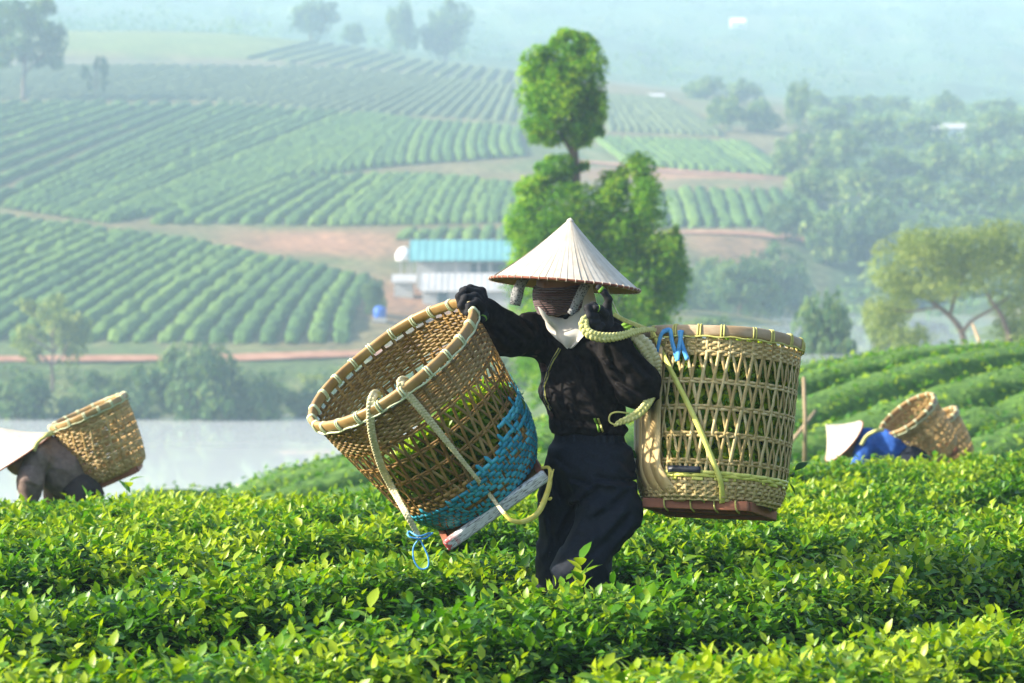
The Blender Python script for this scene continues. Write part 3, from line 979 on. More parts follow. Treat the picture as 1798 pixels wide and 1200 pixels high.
for k in range(4):
    boxes("post", [(L_ + .15 + k * 1.6, L_ + .25 + k * 1.6, 0, .1, 0, ze - zg)], m_sheet, hs)
D2 = 198.0
sx0 = W(738, 500, D2).x; sx1 = W(900, 500, D2).x
zs0 = float(TZ((sx0 + sx1) / 2, D2)) - .2
sh = empty("lean_to_shed", ((sx0 + sx1) / 2, D2, zs0))
tag(sh, 'pale grey lean-to shed standing in front of the teal-roofed farmhouse', 'shed')
hw_ = (sx1 - sx0) / 2
pitched("roof", -hw_, hw_, -.2, 1.8, W(800, 512, D2).z - zs0, W(800, 480, D2).z - zs0, m_sheet, sh)
boxes("wall", [(-hw_ + .15, hw_ - .15, 0, 2.6, 0, W(800, 508, D2).z - zs0)], m_wall, sh)
boxes("door", [(-hw_ + 1.2, -hw_ + 1.9, -.06, .02, 0, 1.3)], m_dark, sh)
boxes("window", [(hw_ - 2.6, hw_ - 1.8, -.06, .02, .5, 1.1)], m_dark, sh)
D3 = 200.0
kx = W(710, 500, D3).x; zk = float(TZ(kx, D3)) - .1
kh = empty("small_shed", (kx, D3, zk))
tag(kh, 'tiny grey shed tucked against the left end of the lean-to', 'shed')
boxes("wall", [(-.7, .6, 0, 1.4, 0, W(710, 492, D3).z - zk)], m_wall, kh)
pitched("roof", -.9, .8, -.2, .8, W(710, 496, D3).z - zk, W(710, 482, D3).z - zk, m_sheet, kh, 5)


def drum(name, r, h, seg, mat, parent, dome=.0, z0=0):
    pts = [(0, z0), (r * .96, z0), (r, z0 + h * .05), (r, z0 + h * .92), (r * .93, z0 + h), (r * .6, z0 + h + dome * .7), (0, z0 + h + dome)]
    V, F = lathe(pts, seg)
    return mobj(name, np_mesh(name, V, F, True, mat), parent)


def lathe(pts, seg):
    V, F = [], []
    for r, z in pts:
        for j in range(seg):
            a = 2 * math.pi * j / seg
            V.append((r * math.cos(a), r * math.sin(a), z))
    for i in range(len(pts) - 1):
        for j in range(seg):
            F.append((i * seg + j, i * seg + (j + 1) % seg, (i + 1) * seg + (j + 1) % seg, (i + 1) * seg + j))
    return V, F


D4 = 206.0
tx_ = W(710, 455, D4).x; tz = float(TZ(tx_, D4))
tk = empty("water_tank", (tx_, D4, tz)); tag(tk, 'white domed water tank on legs left of the teal roof', 'tank')
drum("body", .62, .55, 16, m_white, tk, .45, W(710, 458, D4).z - tz)
for a in range(4):
    boxes("leg", [(.4 * math.cos(a * 1.57 + .8) - .05, .4 * math.cos(a * 1.57 + .8) + .05, .4 * math.sin(a * 1.57 + .8) - .05, .4 * math.sin(a * 1.57 + .8) + .05, 0, W(710, 457, D4).z - tz)], m_sheet, tk)
D5 = 190.0
bx_ = W(667, 560, D5).x; bz = float(TZ(bx_, D5))
tk = empty("blue_tank", (bx_, D5, bz)); tag(tk, 'small blue plastic water tank on a stand below the farmhouse', 'tank')
zb = W(667, 562, D5).z - bz
drum("body", .42, .6, 16, m_blue, tk, .2, max(.3, zb))
boxes("stand", [(-.45, .45, -.45, .45, 0, max(.3, zb) - .004)], m_sheet, tk)

# pale houses on the right
def cottage(label, px, py, d, wpx, hpx, roofm, grp=None):
    d = DF(d)
    p = W(px, py, d)
    z = min(float(TZ(p.x, p.y)), p.z)
    e = empty("distant_house", (p.x, p.y, z)); tag(e, label, 'house', grp)
    w = wpx / FPX * d; h = hpx / FPX * d + (p.z - z)
    boxes("wall", [(-w / 2, w / 2, 0, w * .6, 0, h * .74)], m_white, e)
    V = [(-w * .54, -w * .06, h * .72), (w * .54, -w * .06, h * .72), (w * .54, w * .66, h * .72), (-w * .54, w * .66, h * .72), (-w * .5, w * .3, h), (w * .5, w * .3, h)]
    mobj("roof", np_mesh("roof", V, [(0, 1, 5, 4), (2, 3, 4, 5), (0, 4, 3), (1, 2, 5), (0, 3, 2, 1)], False, roofm), e)
    for a in (-.3, .05, .32):
        boxes("window", [((a - .07) * w, (a + .07) * w, -.06, .02, h * .3, h * .55)], m_dark, e)


cottage('pale grey house half hidden in the right hillside wood', 1680, 252, 345, 72, 36, m_sheet)
cottage('tiny white house high on the far mountain side', 1296, 48, 745, 26, 16, m_white)
cottage('tiny tan hut beside the young tea plot on the right', 1152, 186, 392, 30, 22, m_sheet)

# masses of far leaves nobody could count
def leaf_mass(name, label, pos, rad, per, size, mat, seed):
    r = np.random.default_rng(seed)
    n = len(pos) * per
    q = np.repeat(pos, per, 0) + unit(r, n) * (r.random(n) ** .4)[:, None] * np.repeat(rad, per)[:, None] * np.array((1, 1, .9))
    nr = unit(r, n) + np.array((-.5, -.1, .5)); nr /= np.linalg.norm(nr, axis=1, keepdims=True)
    a = np.cross(nr, unit(r, n)); a /= np.linalg.norm(a, axis=1, keepdims=True); b = np.cross(nr, a)
    s = size * (.5 + r.random(n))[:, None]
    V, F, t = card_geo(q, a * s, b * s * .6, np.clip(np.repeat(r.random(len(pos)), per) * .7 + r.random(n) * .3, 0, 1))
    return tag(mobj(name, np_mesh(name, V, F, False, mat, {'tone': t})), label, kind='stuff')


def scatter(n, d0, d1, px0, px1, seed):
    r = np.random.default_rng(seed)
    dd = np.sqrt(r.uniform(d0 ** 2, d1 ** 2, n)); pp = r.uniform(px0, px1, n)
    x = (pp - 899) / FPX * dd
    return x, dd, TZ(x, dd), r


x, y, z, r = scatter(1700, DF(545), DF(1100), -300, 2100, 3)
rad = r.uniform(2.0, 4.2, len(x))
leaf_mass("forest", 'far blue wood covering the mountain side', np.stack([x, y, z + rad * .8], -1), rad, 34, .42, m_bushleaf, 4)
x, y, z, r = scatter(900, 208, 440, 1400, 2000, 6)
rad = r.uniform(.7, 1.7, len(x))
leaf_mass("undergrowth", 'leafy undergrowth of the right hillside wood', np.stack([x, y, z + rad * .6], -1), rad, 16, .3, m_wood, 7)
x, y, z, r = scatter(420, 155.5, 170, -150, 1000, 8)
ok = (z > WATER_L - .25)
rad = r.uniform(.3, .8, len(x))[ok]
leaf_mass("undergrowth", 'low weeds and shrubs along the far pond bank', np.stack([x[ok], y[ok], z[ok] + rad * .4], -1), rad, 16, .14, m_bushleaf, 9)

# posts on the near hill
m_pole = surf_mat("pole_wood", [(.3, (.25, .18, .10)), (.7, (.42, .32, .2))], scale=(10, 10, 3), rough=.85, bump=.3)


def pole(label, a, b, r):
    V, F = tube([a, a.lerp(b, .5) + Vector((.01, 0, .005)), b], [r, r * .92, r * .8], 7)
    tag(mobj("wooden_post", np_mesh("wooden_post", V, F, True, m_pole)), label, 'post')


d = 27.5
pole('upright wooden post on the near hill beside the full basket', W(1413, 812, d), W(1411, 662, d), .023)
pole('wooden stick leaning against the upright post on the near hill', W(1388, 778, d - .1), W(1432, 722, d + .2), .02)
pole('thin pole leaning on the crest of the near hill at right', W(1732, 640, 41), W(1708, 570, 42), .03)

# ------------------------------------------------------------------ haze: the morning air in the valley
m_haze, nt, out = nmat("haze_air")
vol = add(nt, 'ShaderNodeVolumePrincipled')
vol.inputs['Color'].default_value = (0.60, 0.83, 1.0, 1)
vol.inputs['Density'].default_value = 0.00098
vol.inputs['Anisotropy'].default_value = 0.0
nt.links.new(vol.outputs[0], out.inputs['Volume'])
V, F = box(-640, 640, -40, 1160, -14, 150)
hz = mobj("haze", np_mesh("haze", V, F, False, m_haze))
tag(hz, 'pale blue morning haze filling the valley', kind='stuff')

# ------------------------------------------------------------------ foreground tea hedges
RD = np.array((0.64, 0.768)); RD = RD / np.linalg.norm(RD)        # the way the rows run
RN = np.array((RD[1], -RD[0]))
PITCH_ROW = 1.17
m_twig = surf_mat("tea_branches", [(.3, (.014, .026, .009)), (.55, (.03, .05, .014)), (.75, (.06, .05, .03))], scale=(30, 30, 30), rough=.9, bump=.8, bump_dist=.03, spec=.1)
LAB = ['front corner tea hedge at the lower right, closest to the camera', 'tea hedge right in front of the walking picker, hiding her shins', 'tea hedge directly behind the walking picker',
       'second tea hedge behind the walking picker', 'third tea hedge behind the walking picker', 'fourth tea hedge behind the walking picker, below the full basket',
       'tea hedge the brown-shirted picker bends over', 'tea hedge on the crest the blue-shirted picker bends over', 'last tea hedge on the crest before the ground falls away',
       'tea hedge dropping out of sight beyond the crest', 'lowest tea hedge beyond the crest']


def hedge_h(x, y, q):
    """height of the clipped surface above ground; q = -1..1 across the row"""
    a = np.clip(np.abs(q) / .75, 0, 1)
    prof = (1 - a ** 3.0) ** .6
    H = .53 + .08 * (fbm(x / .9, y / .9, 61, 3) - .5) + .07 * (fbm(x / .28, y / .28, 67, 2) - .5)
    return prof * H


single_leaf = None
NEAR_HEDGES = []
for k in range(0, 10):
    ck = -3.93 - PITCH_ROW * k
    # body
    sv = np.linspace(2, 32, 220)
    qv = np.linspace(-.76, .76, 17)
    S_, Q_ = np.meshgrid(sv, qv, indexing='ij')
    wob = .05 * np.sin(S_ * 1.1 + k)
    cc = ck + Q_ * PITCH_ROW / 2 + wob
    X = RD[0] * S_ + RN[0] * cc; Y = RD[1] * S_ + RN[1] * cc
    # S runs from the foot of the perpendicular from the camera
    H = hedge_h(X, Y, Q_)
    Z = TZ(X, Y) + np.maximum(H - .085, -.05)
    Z += (fbm(X / .1, Y / .1, 71, 2) - .5) * .06
    inside = (np.abs(X) < .19 * Y + 2.2) & (Y > 4.2) & (Y < 27)
    rows = np.where(inside.any(1))[0]
    if len(rows) < 3: continue
    sl = slice(max(rows.min() - 1, 0), rows.max() + 2)
    root = empty("tea_hedge", (0, 0, 0))
    tag(root, LAB[k], 'tea hedge', 'foreground tea rows')
    Vb = np.stack([X, Y, Z], -1)[sl]
    mobj("branches", np_mesh("branches", Vb.reshape(-1, 3), grid_faces(Vb.shape[0], Vb.shape[1])[:, ::-1], True, m_twig), root)
    # shoots
    n = 39000
    s = rng.uniform(2, 32, n); q = rng.uniform(-1, 1, n)
    q = np.sign(q) * np.abs(q) ** .85 * .75
    c_ = ck + q * PITCH_ROW / 2 + .05 * np.sin(s * 1.1 + k)
    x = RD[0] * s + RN[0] * c_; y = RD[1] * s + RN[1] * c_
    keep = (np.abs(x) < .185 * y + .6) & (y > 5.7) & (y < 22.5)
    dens = np.clip(1.1 - (y - 8) * .06, .38, 1)
    keep &= rng.random(n) < dens
    s, q, x, y = s[keep], q[keep], x[keep], y[keep]
    n = len(x)
    if n < 10: continue
    h = hedge_h(x, y, q)
    z = TZ(x, y) + h - .06 + rng.normal(size=n) * .022
    # outward lean at the shoulders
    lean = np.clip((np.abs(q) - .45) / .39, 0, 1) ** 1.5 * np.sign(q)
    up = np.stack([RN[0] * lean * .9, RN[1] * lean * .9, np.ones(n)], -1) + rng.normal(size=(n, 3)) * .28
    up /= np.linalg.norm(up, axis=1, keepdims=True)
    patch = fbm(x / .55, y / .55, 88, 3)
    vig = .7 + .75 * rng.random(n) ** 1.5
    az = rng.uniform(0, 6.283, n)
    e1 = np.cross(up, np.array((1.0, .2, .1))); e1 /= np.linalg.norm(e1, axis=1, keepdims=True)
    e2 = np.cross(up, e1)
    Vs, Fs, Ts = [], [], []; off = 0
    nl = 6
    for j in range(nl):
        a = az + 2.4 * j + rng.normal(size=n) * .3
        tilt = np.radians(96 - 58 * j / (nl - 1)) + rng.normal(size=n) * .32
        out_ = e1 * np.cos(a)[:, None] + e2 * np.sin(a)[:, None]
        T = up * np.cos(tilt)[:, None] + out_ * np.sin(tilt)[:, None]
        N_ = up * np.sin(tilt)[:, None] - out_ * np.cos(tilt)[:, None] + rng.normal(size=(n, 3)) * .18
        L = (.045 - .016 * j / (nl - 1)) * vig * rng.uniform(.75, 1.25, n)
        P = np.stack([x, y, z], -1) + up * (.011 * j * vig)[:, None] + out_ * .003
        tone = np.clip(.10 + .62 * (j / (nl - 1)) ** 1.2 + 1.1 * (patch - .5) + rng.normal(size=n) * .13 - .35 * np.abs(lean), 0, 1)
        Wl = L * rng.uniform(.48, .64, n)
        nr = y < 9.7
        for sel, fn in ((nr, leaf_geo), (~nr, leaf_lite)):
            if not sel.any(): continue
            gr = 1.0 if fn is leaf_geo else 1.12
            V, F, t = fn(P[sel], T[sel], N_[sel], L[sel] * gr, Wl[sel] * gr, tone[sel], curl=.22)
            Vs.append(V); Fs.append(F + off); Ts.append(t); off += len(V)
    lo = mobj("leaves", np_mesh("leaves", np.concatenate(Vs), np.concatenate(Fs), False, m_tealeaf, {'tone': np.concatenate(Ts)}), root)
    lo['kind'] = 'stuff'
    if k < 5:
        NEAR_HEDGES.append((root, x, y, z, h, q))

# single leaves that stand out above the clipped surface
LV = {}
for i, tn in enumerate((.05, .25, .45, .65, .85, 1.0)):
    # eight-face leaf blade with a midrib and a drooping tip
    pr = [(0, .06), (.18, .34), (.42, .5), (.68, .38), (.88, .15), (1, 0)]
    V = []
    for t_, w_ in pr:
        dz = -.22 * t_ ** 2
        V += [(w_ * .46, t_, dz + w_ * .12), (0, t_, dz), (-w_ * .46, t_, dz + w_ * .12)]
    LV[i] = np_mesh("leaf_blade", V, grid_faces(len(pr), 3), True, m_tealeaf, {'tone': np.full(len(V), tn)})
cnt = 0
for hi, (root, x, y, z, h, q) in enumerate(NEAR_HEDGES):
    want = (70, 90, 70, 40, 30)[hi]
    ok = np.where((np.abs(q) < .8) & (np.abs(x) < .18 * y + .1) & (y > 6.6) & (y < 13))[0]
    if not len(ok): continue
    for i in rng.choice(ok, min(want, len(ok)), replace=False):
        o = mobj("leaf", LV[int(rng.integers(0, 6))], root)
        L = rng.uniform(.06, .105)
        o.location = (x[i], y[i], z[i] + rng.uniform(.015, .045))
        o.rotation_euler = (math.radians(rng.uniform(25, 80)), rng.uniform(-.3, .3), rng.uniform(-math.pi, math.pi))
        o.scale = (L, L, L)
        cnt += 1
# tall young sprigs breaking the crest line
def sprig(root, p, hgt, nleaf, seed):
    r = random.Random(seed)
    V, F = tube([(0, 0, 0), (r.uniform(-.02, .02), 0, hgt * .5), (r.uniform(-.04, .04), 0, hgt)], [.003, .0025, .0015], 5)
    st = mobj("stem", np_mesh("stem", V, F, True, m_tealeaf, {'tone': np.full(len(V), .6)}), root)
    st.location = p
    for j in range(nleaf):
        o = mobj("leaf", LV[r.choice((2, 3, 4, 5))], root)
        f = .35 + .65 * j / max(1, nleaf - 1)
        o.location = (p[0], p[1], p[2] + hgt * f)
        o.rotation_euler = (math.radians(r.uniform(20, 55)), 0, j * 2.4 + r.uniform(-.3, .3))
        L = r.uniform(.07, .11) * (1.1 - .3 * f); o.scale = (L, L, L)


for i, (px, py, d, hg) in enumerate(((228, 905, 13.0, .2), (140, 900, 13.2, .09), (330, 880, 13.5, .1), (425, 870, 13.5, .08), (650, 1090, 7.7, .12), (1020, 1040, 8.9, .13), (410, 1000, 9.2, .1), (1490, 1010, 9.3, .12),
                                     (1725, 770, 19, .14), (1530, 810, 18.5, .12), (1640, 790, 19, .1))):
    p = W(px, py, d)
    q = (p.x, p.y, float(TZ(p.x, p.y)) + .47)
    c0 = RN[0] * p.x + RN[1] * p.y
    ki = int(round((-3.93 - c0) / PITCH_ROW))
    roots = [o for o in bpy.data.objects if o.get('group') == 'foreground tea rows']
    sprig(roots[min(max(ki, 0), len(roots) - 1)], q, hg, 6, 400 + i)

# ------------------------------------------------------------------ woven baskets
def strip_mesh(P, N_, wdir, width, thick):
    """flat strip along P with outward normals N_ and width directions wdir (all (k,3)) -> V, F"""
    P = np.asarray(P, float); N_ = np.asarray(N_, float); wdir = np.asarray(wdir, float)
    width = np.broadcast_to(np.asarray(width, float), (len(P),))[:, None]
    a = P - wdir * width / 2 - N_ * thick / 2; b = P + wdir * width / 2 - N_ * thick / 2
    c = P + wdir * width / 2 + N_ * thick / 2; d = P - wdir * width / 2 + N_ * thick / 2
    V = np.stack([a, b, c, d], 1)
    return V.reshape(-1, 3)


def strip_faces(n, closed=False):
    F = grid_faces(n, 4, closed, True)
    F = [tuple(f) for f in F]
    if not closed:
        F += [(0, 1, 2, 3), (4 * n - 1, 4 * n - 2, 4 * n - 3, 4 * n - 4)]
    return F


def np_strip(name, P, N_, wd, width, thick, mat, closed=False, tone=None):
    V = strip_mesh(P, N_, wd, width, thick)
    n = len(P)
    if closed:
        return np_mesh(name, V, grid_faces(n, 4, True, True)[:, ::-1], False, mat)
    F = grid_faces(n, 4, False, True)[:, ::-1]
    F = np.concatenate([F, np.array([[0, 1, 2, 3], [4 * n - 1, 4 * n - 2, 4 * n - 3, 4 * n - 4]])])
    return np_mesh(name, V, F, False, mat)


def weave_mat(name, stops, rnd=.5, rough=.55):
    return surf_mat(name, stops, scale=(26, 26, 26), rough=rough, bump=.25, bump_dist=.0012, spec=.35, rnd=rnd, detail=4, bscale=5)


m_cane_new = weave_mat("pale_cane", [(.15, (.33, .225, .075)), (.5, (.51, .375, .145)), (.85, (.67, .54, .27))])
m_cane_old = weave_mat("brown_cane", [(.15, (.12, .06, .016)), (.5, (.26, .145, .04)), (.85, (.42, .26, .085))])
m_cane_oldtop = weave_mat("tan_cane", [(.15, (.13, .078, .028)), (.5, (.27, .17, .065)), (.85, (.42, .30, .13))])
m_bamboo = surf_mat("bamboo_rim", [(.25, (.22, .12, .04)), (.5, (.38, .23, .08)), (.8, (.52, .36, .16))], scale=(9, 9, 9), rough=.38, bump=.15, bump_dist=.002, spec=.45, rnd=.3)
m_rimgrey = surf_mat("weathered_bamboo", [(.25, (.20, .13, .07)), (.5, (.36, .25, .14)), (.8, (.50, .38, .24))], scale=(12, 12, 30), rough=.5, bump=.2, bump_dist=.002, rnd=.3)
m_bindpale = surf_mat("pale_tie", [(.3, (.50, .55, .30)), (.7, (.72, .76, .50))], scale=(40, 40, 40), rough=.5, bump=0)
m_bindyel = surf_mat("yellow_tie", [(.3, (.46, .42, .10)), (.7, (.66, .62, .20))], scale=(40, 40, 40), rough=.45, bump=0)
m_plasblue = surf_mat("turquoise_strip", [(.2, (.02, .16, .23)), (.5, (.035, .32, .44)), (.8, (.11, .48, .58))], scale=(30, 30, 30), rough=.45, bump=.1, bump_dist=.001, rnd=.5)
m_plasyel = surf_mat("yellow_strip", [(.3, (.50, .50, .06)), (.7, (.74, .72, .18))], scale=(30, 30, 30), rough=.4, bump=.05, bump_dist=.001, rnd=.4)
m_redwood = surf_mat("red_board", [(.25, (.16, .05, .025)), (.55, (.30, .11, .055)), (.8, (.42, .19, .11))], scale=(8, 8, 40), rough=.6, bump=.3, bump_dist=.002)
m_braid = surf_mat("plaited_straw", [(.2, (.46, .38, .17)), (.55, (.68, .61, .36)), (.85, (.80, .75, .52))], scale=(60, 60, 60), rough=.5, bump=.2, bump_dist=.001)
m_braidyel = surf_mat("plaited_yellow", [(.2, (.45, .40, .10)), (.5, (.64, .60, .20)), (.85, (.74, .72, .36))], scale=(60, 60, 60), rough=.5, bump=.2, bump_dist=.001)
m_ribbon = surf_mat("yellow_ribbon", [(.3, (.60, .47, .06)), (.7, (.80, .70, .20))], scale=(20, 20, 20), rough=.4, bump=.1, bump_dist=.001)
m_bluetie = surf_mat("blue_tie", [(.3, (.03, .22, .55)), (.7, (.14, .45, .78))], scale=(40, 40, 40), rough=.4, bump=.1, bump_dist=.001)
m_tape = surf_mat("black_tape", [(.3, (.02, .022, .028)), (.7, (.05, .055, .065))], scale=(40, 40, 40), rough=.4, bump=.1, bump_dist=.001)

# peeling white board with rows of faint print and a reddened end
m_board, nt, out = nmat("papered_board")
tc = add(nt, 'ShaderNodeTexCoord')
mp = add(nt, 'ShaderNodeMapping'); mp.inputs['Scale'].default_value = (30, 30, 220)
nt.links.new(tc.outputs['Object'], mp.inputs[0])
nz = add(nt, 'ShaderNodeTexNoise'); nz.inputs['Scale'].default_value = 1.6; nz.inputs['Detail'].default_value = 4
nt.links.new(mp.outputs[0], nz.inputs['Vector'])
c1 = ramp(nt, nz.outputs['Fac'], [(.36, (.16, .15, .14)), (.46, (.62, .62, .60)), (.7, (.76, .76, .74))])
sx = add(nt, 'ShaderNodeSeparateXYZ'); nt.links.new(tc.outputs['Object'], sx.inputs[0])
mr = add(nt, 'ShaderNodeMapRange'); mr.inputs[1].default_value = -.135; mr.inputs[2].default_value = -.185
nt.links.new(sx.outputs['X'], mr.inputs[0])
nz2 = add(nt, 'ShaderNodeTexNoise'); nz2.inputs['Scale'].default_value = 45
nt.links.new(tc.outputs['Object'], nz2.inputs['Vector'])
mm = add(nt, 'ShaderNodeMath', operation='MULTIPLY'); nt.links.new(mr.outputs[0], mm.inputs[0])
mm2 = add(nt, 'ShaderNodeMath', operation='GREATER_THAN'); mm2.inputs[1].default_value = .47; nt.links.new(nz2.outputs['Fac'], mm2.inputs[0]); nt.links.new(mm2.outputs[0], mm.inputs[1])
mx = add(nt, 'ShaderNodeMix', data_type='RGBA'); nt.links.new(mm.outputs[0], mx.inputs[0]); nt.links.new(c1, mx.inputs[6]); mx.inputs[7].default_value = (.55, .09, .08, 1)
p = add(nt, 'ShaderNodeBsdfPrincipled', i_Roughness=.6); nt.links.new(mx.outputs[2], p.inputs['Base Color'])
bp = add(nt, 'ShaderNodeBump', i_Strength=.5, i_Distance=.004); nt.links.new(nz2.outputs['Fac'], bp.inputs['Height']); nt.links.new(bp.outputs[0], p.inputs['Normal'])
nt.links.new(p.outputs[0], out.inputs[0])


class Basket:
    def __init__(self, name, label, group, base, X, Y, Z, prof, H, NP=45):
        M = Matrix((X, Y, Z)).transposed()
        self.M = Matrix.Translation(base) @ M.to_4x4()
        self.Mi = self.M.inverted()
        self.root = empty(name)
        self.root.matrix_world = self.M
        tag(self.root, label, 'basket', group)
        self.prof = np.array(prof); self.H = H; self.NP = NP

    def R(self, z):
        return np.interp(z, self.prof[:, 0], self.prof[:, 1])

    def pt(self, phi, z, off=0.0):
        """phi: angle from the side that faces the camera (-Y) towards +X"""
        r = self.R(z) + off
        return np.stack([r * np.sin(phi), -r * np.cos(phi), z + 0 * phi], -1)

    def nrm(self, phi):
        return np.stack([np.sin(phi), -np.cos(phi), 0 * phi], -1)

    def weaver(self, name, z, width, mat, phase, amp=.0022, phi0=None, phi1=None, off=0.0, thick=.0013, per=1.0, spw=6, over=0.0):
        if phi0 is None:
            n = self.NP * spw
            ph = np.linspace(0, 2 * math.pi, n, endpoint=False)
            closed = True
        else:
            n = max(4, int(abs(phi1 - phi0) / (2 * math.pi) * self.NP * spw))
            ph = np.linspace(phi0, phi1, n)
            closed = False
        wv = np.sin(self.NP * per * ph + phase)
        wv = np.tanh(3.5 * (wv + over))
        zz = np.full(n, z) + .0012 * np.sin(3 * ph + z * 90) + .0006 * np.sin(self.NP * .5 * ph + z * 700)
        P = self.pt(ph, zz, off + amp * wv)
        return mobj(name, np_strip(name, P, self.nrm(ph), np.tile((0, 0, 1.0), (n, 1)), width, thick, mat, closed), self.root)

    def stakes(self, zb, zl0, zl1, zt, gap, matf, width=.0092, la=.35, lb=-.65, ns=30):
        """two leaning sets that cross once per gap in the open zone"""
        d = 2 * math.pi / self.NP
        z = np.concatenate([np.linspace(zb, zl0, 8)[:-1], np.linspace(zl0, zl1, ns), np.linspace(zl1, zt, 7)[1:]])
        t = np.clip((z - zl0) / gap, 0, (zl1 - zl0) / gap)
        for s, lean in ((0, la), (1, lb)):
            for i in range(self.NP):
                jit = rng.normal() * .08 * d
                ph = i * d + (s * .5) * d + lean * d * t + jit * np.sin(z / self.H * math.pi)
                off = (.0012 if s == 0 else -.0012) + .0012 * np.sin(z * 360 + s * 3.1)
                P = self.pt(ph, z, off)
                N_ = self.nrm(ph)
                T = np.gradient(P, axis=0); T /= np.linalg.norm(T, axis=1, keepdims=True)
                Wd = np.cross(N_, T); Wd /= np.linalg.norm(Wd, axis=1, keepdims=True)
                mobj("stake", np_strip("stake", P, N_, Wd, width * rng.uniform(.85, 1.1), .0014, matf(s, i)), self.root)

    def rim(self, height, mat, bindm, cordm, nb, thick=.011):
        R = float(self.R(self.H)); z1 = self.H + .004; z0 = z1 - height
        sec = []
        for a in np.linspace(0, 2 * math.pi, 16, endpoint=False):
            cx, cz = math.cos(a), math.sin(a)
            sec.append((math.copysign(abs(cx) ** .55, cx) * thick, math.copysign(abs(cz) ** .7, cz) * height / 2 + (z0 + z1) / 2))
        seg = 120
        V = []
        for i in range(seg):
            p_ = 2 * math.pi * i / seg
            wob = 1 + .004 * math.sin(3 * p_ + 1) + .002 * math.sin(7 * p_)
            for r, z in sec:
                V.append(((R * wob + r) * math.sin(p_), -(R * wob + r) * math.cos(p_), z + .0015 * math.sin(5 * p_)))
        rim = mobj("rim", np_mesh("rim", V, grid_faces(seg, 16, True, True), True, mat), self.root)
        # bindings wrapped over the hoop
        for i in range(nb):
            p_ = 2 * math.pi * (i + .5 * rng.uniform(-.25, .25)) / nb
            for dd in (-.0045, .0045):
                pts = []
                for r, z in sec:
                    rr = R + r * 1.17
                    pts.append(Vector(((rr) * math.sin(p_ + dd / R), -(rr) * math.cos(p_ + dd / R), (z0 + z1) / 2 + (z - (z0 + z1) / 2) * 1.1 - .002)))
                Vt, Ft = ring_tube(pts, .0032, 6)
                mobj("binding", np_mesh("binding", Vt, Ft, True, bindm), self.root)
        # cord under the hoop
        pts = [Vector(((R + thick * .9) * math.sin(a), -(R + thick * .9) * math.cos(a), z0 - .003 + .002 * math.sin(a * nb))) for a in np.linspace(0, 2 * math.pi, 120, endpoint=False)]
        Vt, Ft = ring_tube(pts, .0034, 6)
        mobj("cord", np_mesh("cord", Vt, Ft, True, cordm), self.root)
        return rim

    def surf(self, px, py, off=.004):
        """first point of the basket wall met through a photo pixel"""
        o = self.Mi @ Vector((0, 0, ZC)); q = self.Mi @ W(px, py, 10.0)
        dv = (q - o).normalized()
        best = None
        for t in np.linspace(8.0, 10.6, 1300):
            c = o + dv * t
            if -.02 < c.z < self.H + .01:
                r = math.hypot(c.x, c.y)
                if r < float(self.R(c.z)) + off:
                    return c
        return self.Mi @ W(px, py, (self.M.translation).y)

    def ribbon(self, name, pix, width, mat, off=.006, thick=.001, smooth=24, extra=None, flare=None):
        pts = [np.array(self.surf(a, b, off)) for a, b in pix]
        if extra: pts += [np.array(e) for e in extra]
        P = resample(pts, smooth)
        N_ = P.copy(); N_[:, 2] = 0; N_ /= np.linalg.norm(N_, axis=1, keepdims=True) + 1e-9
        T = np.gradient(P, axis=0); T /= np.linalg.norm(T, axis=1, keepdims=True) + 1e-9
        Wd = np.cross(N_, T); Wd /= np.linalg.norm(Wd, axis=1, keepdims=True) + 1e-9
        return mobj(name, np_strip(name, P, N_, Wd, width, thick, mat), self.root)


def resample(pts, n, passes=2):
    P = np.array(pts, float)
    # Catmull-Rom
    Q = np.concatenate([[2 * P[0] - P[1]], P, [2 * P[-1] - P[-2]]])
    out = []
    m = len(P) - 1
    for u in np.linspace(0, m, n):
        i = min(int(u), m - 1); t = u - i
        a, b, c, d = Q[i], Q[i + 1], Q[i + 2], Q[i + 3]
        out.append(.5 * ((2 * b) + (c - a) * t + (2 * a - 5 * b + 4 * c - d) * t * t + (3 * b - a - 3 * c + d) * t ** 3))
    return np.array(out)


def ring_tube(pts, r, seg):
    n = len(pts)
    V = []
    for i in range(n):
        t = (pts[(i + 1) % n] - pts[i - 1]).normalized()
        c = sum(pts, Vector()) / n if n < 40 else Vector((0, 0, pts[i].z))
        ref = (pts[i] - c); ref = (ref - t * ref.dot(t)).normalized(); b = t.cross(ref)
        for j in range(seg):
            a = 2 * math.pi * j / seg
            V.append(pts[i] + (ref * math.cos(a) + b * math.sin(a)) * r)
    return V, grid_faces(n, seg, True, True)


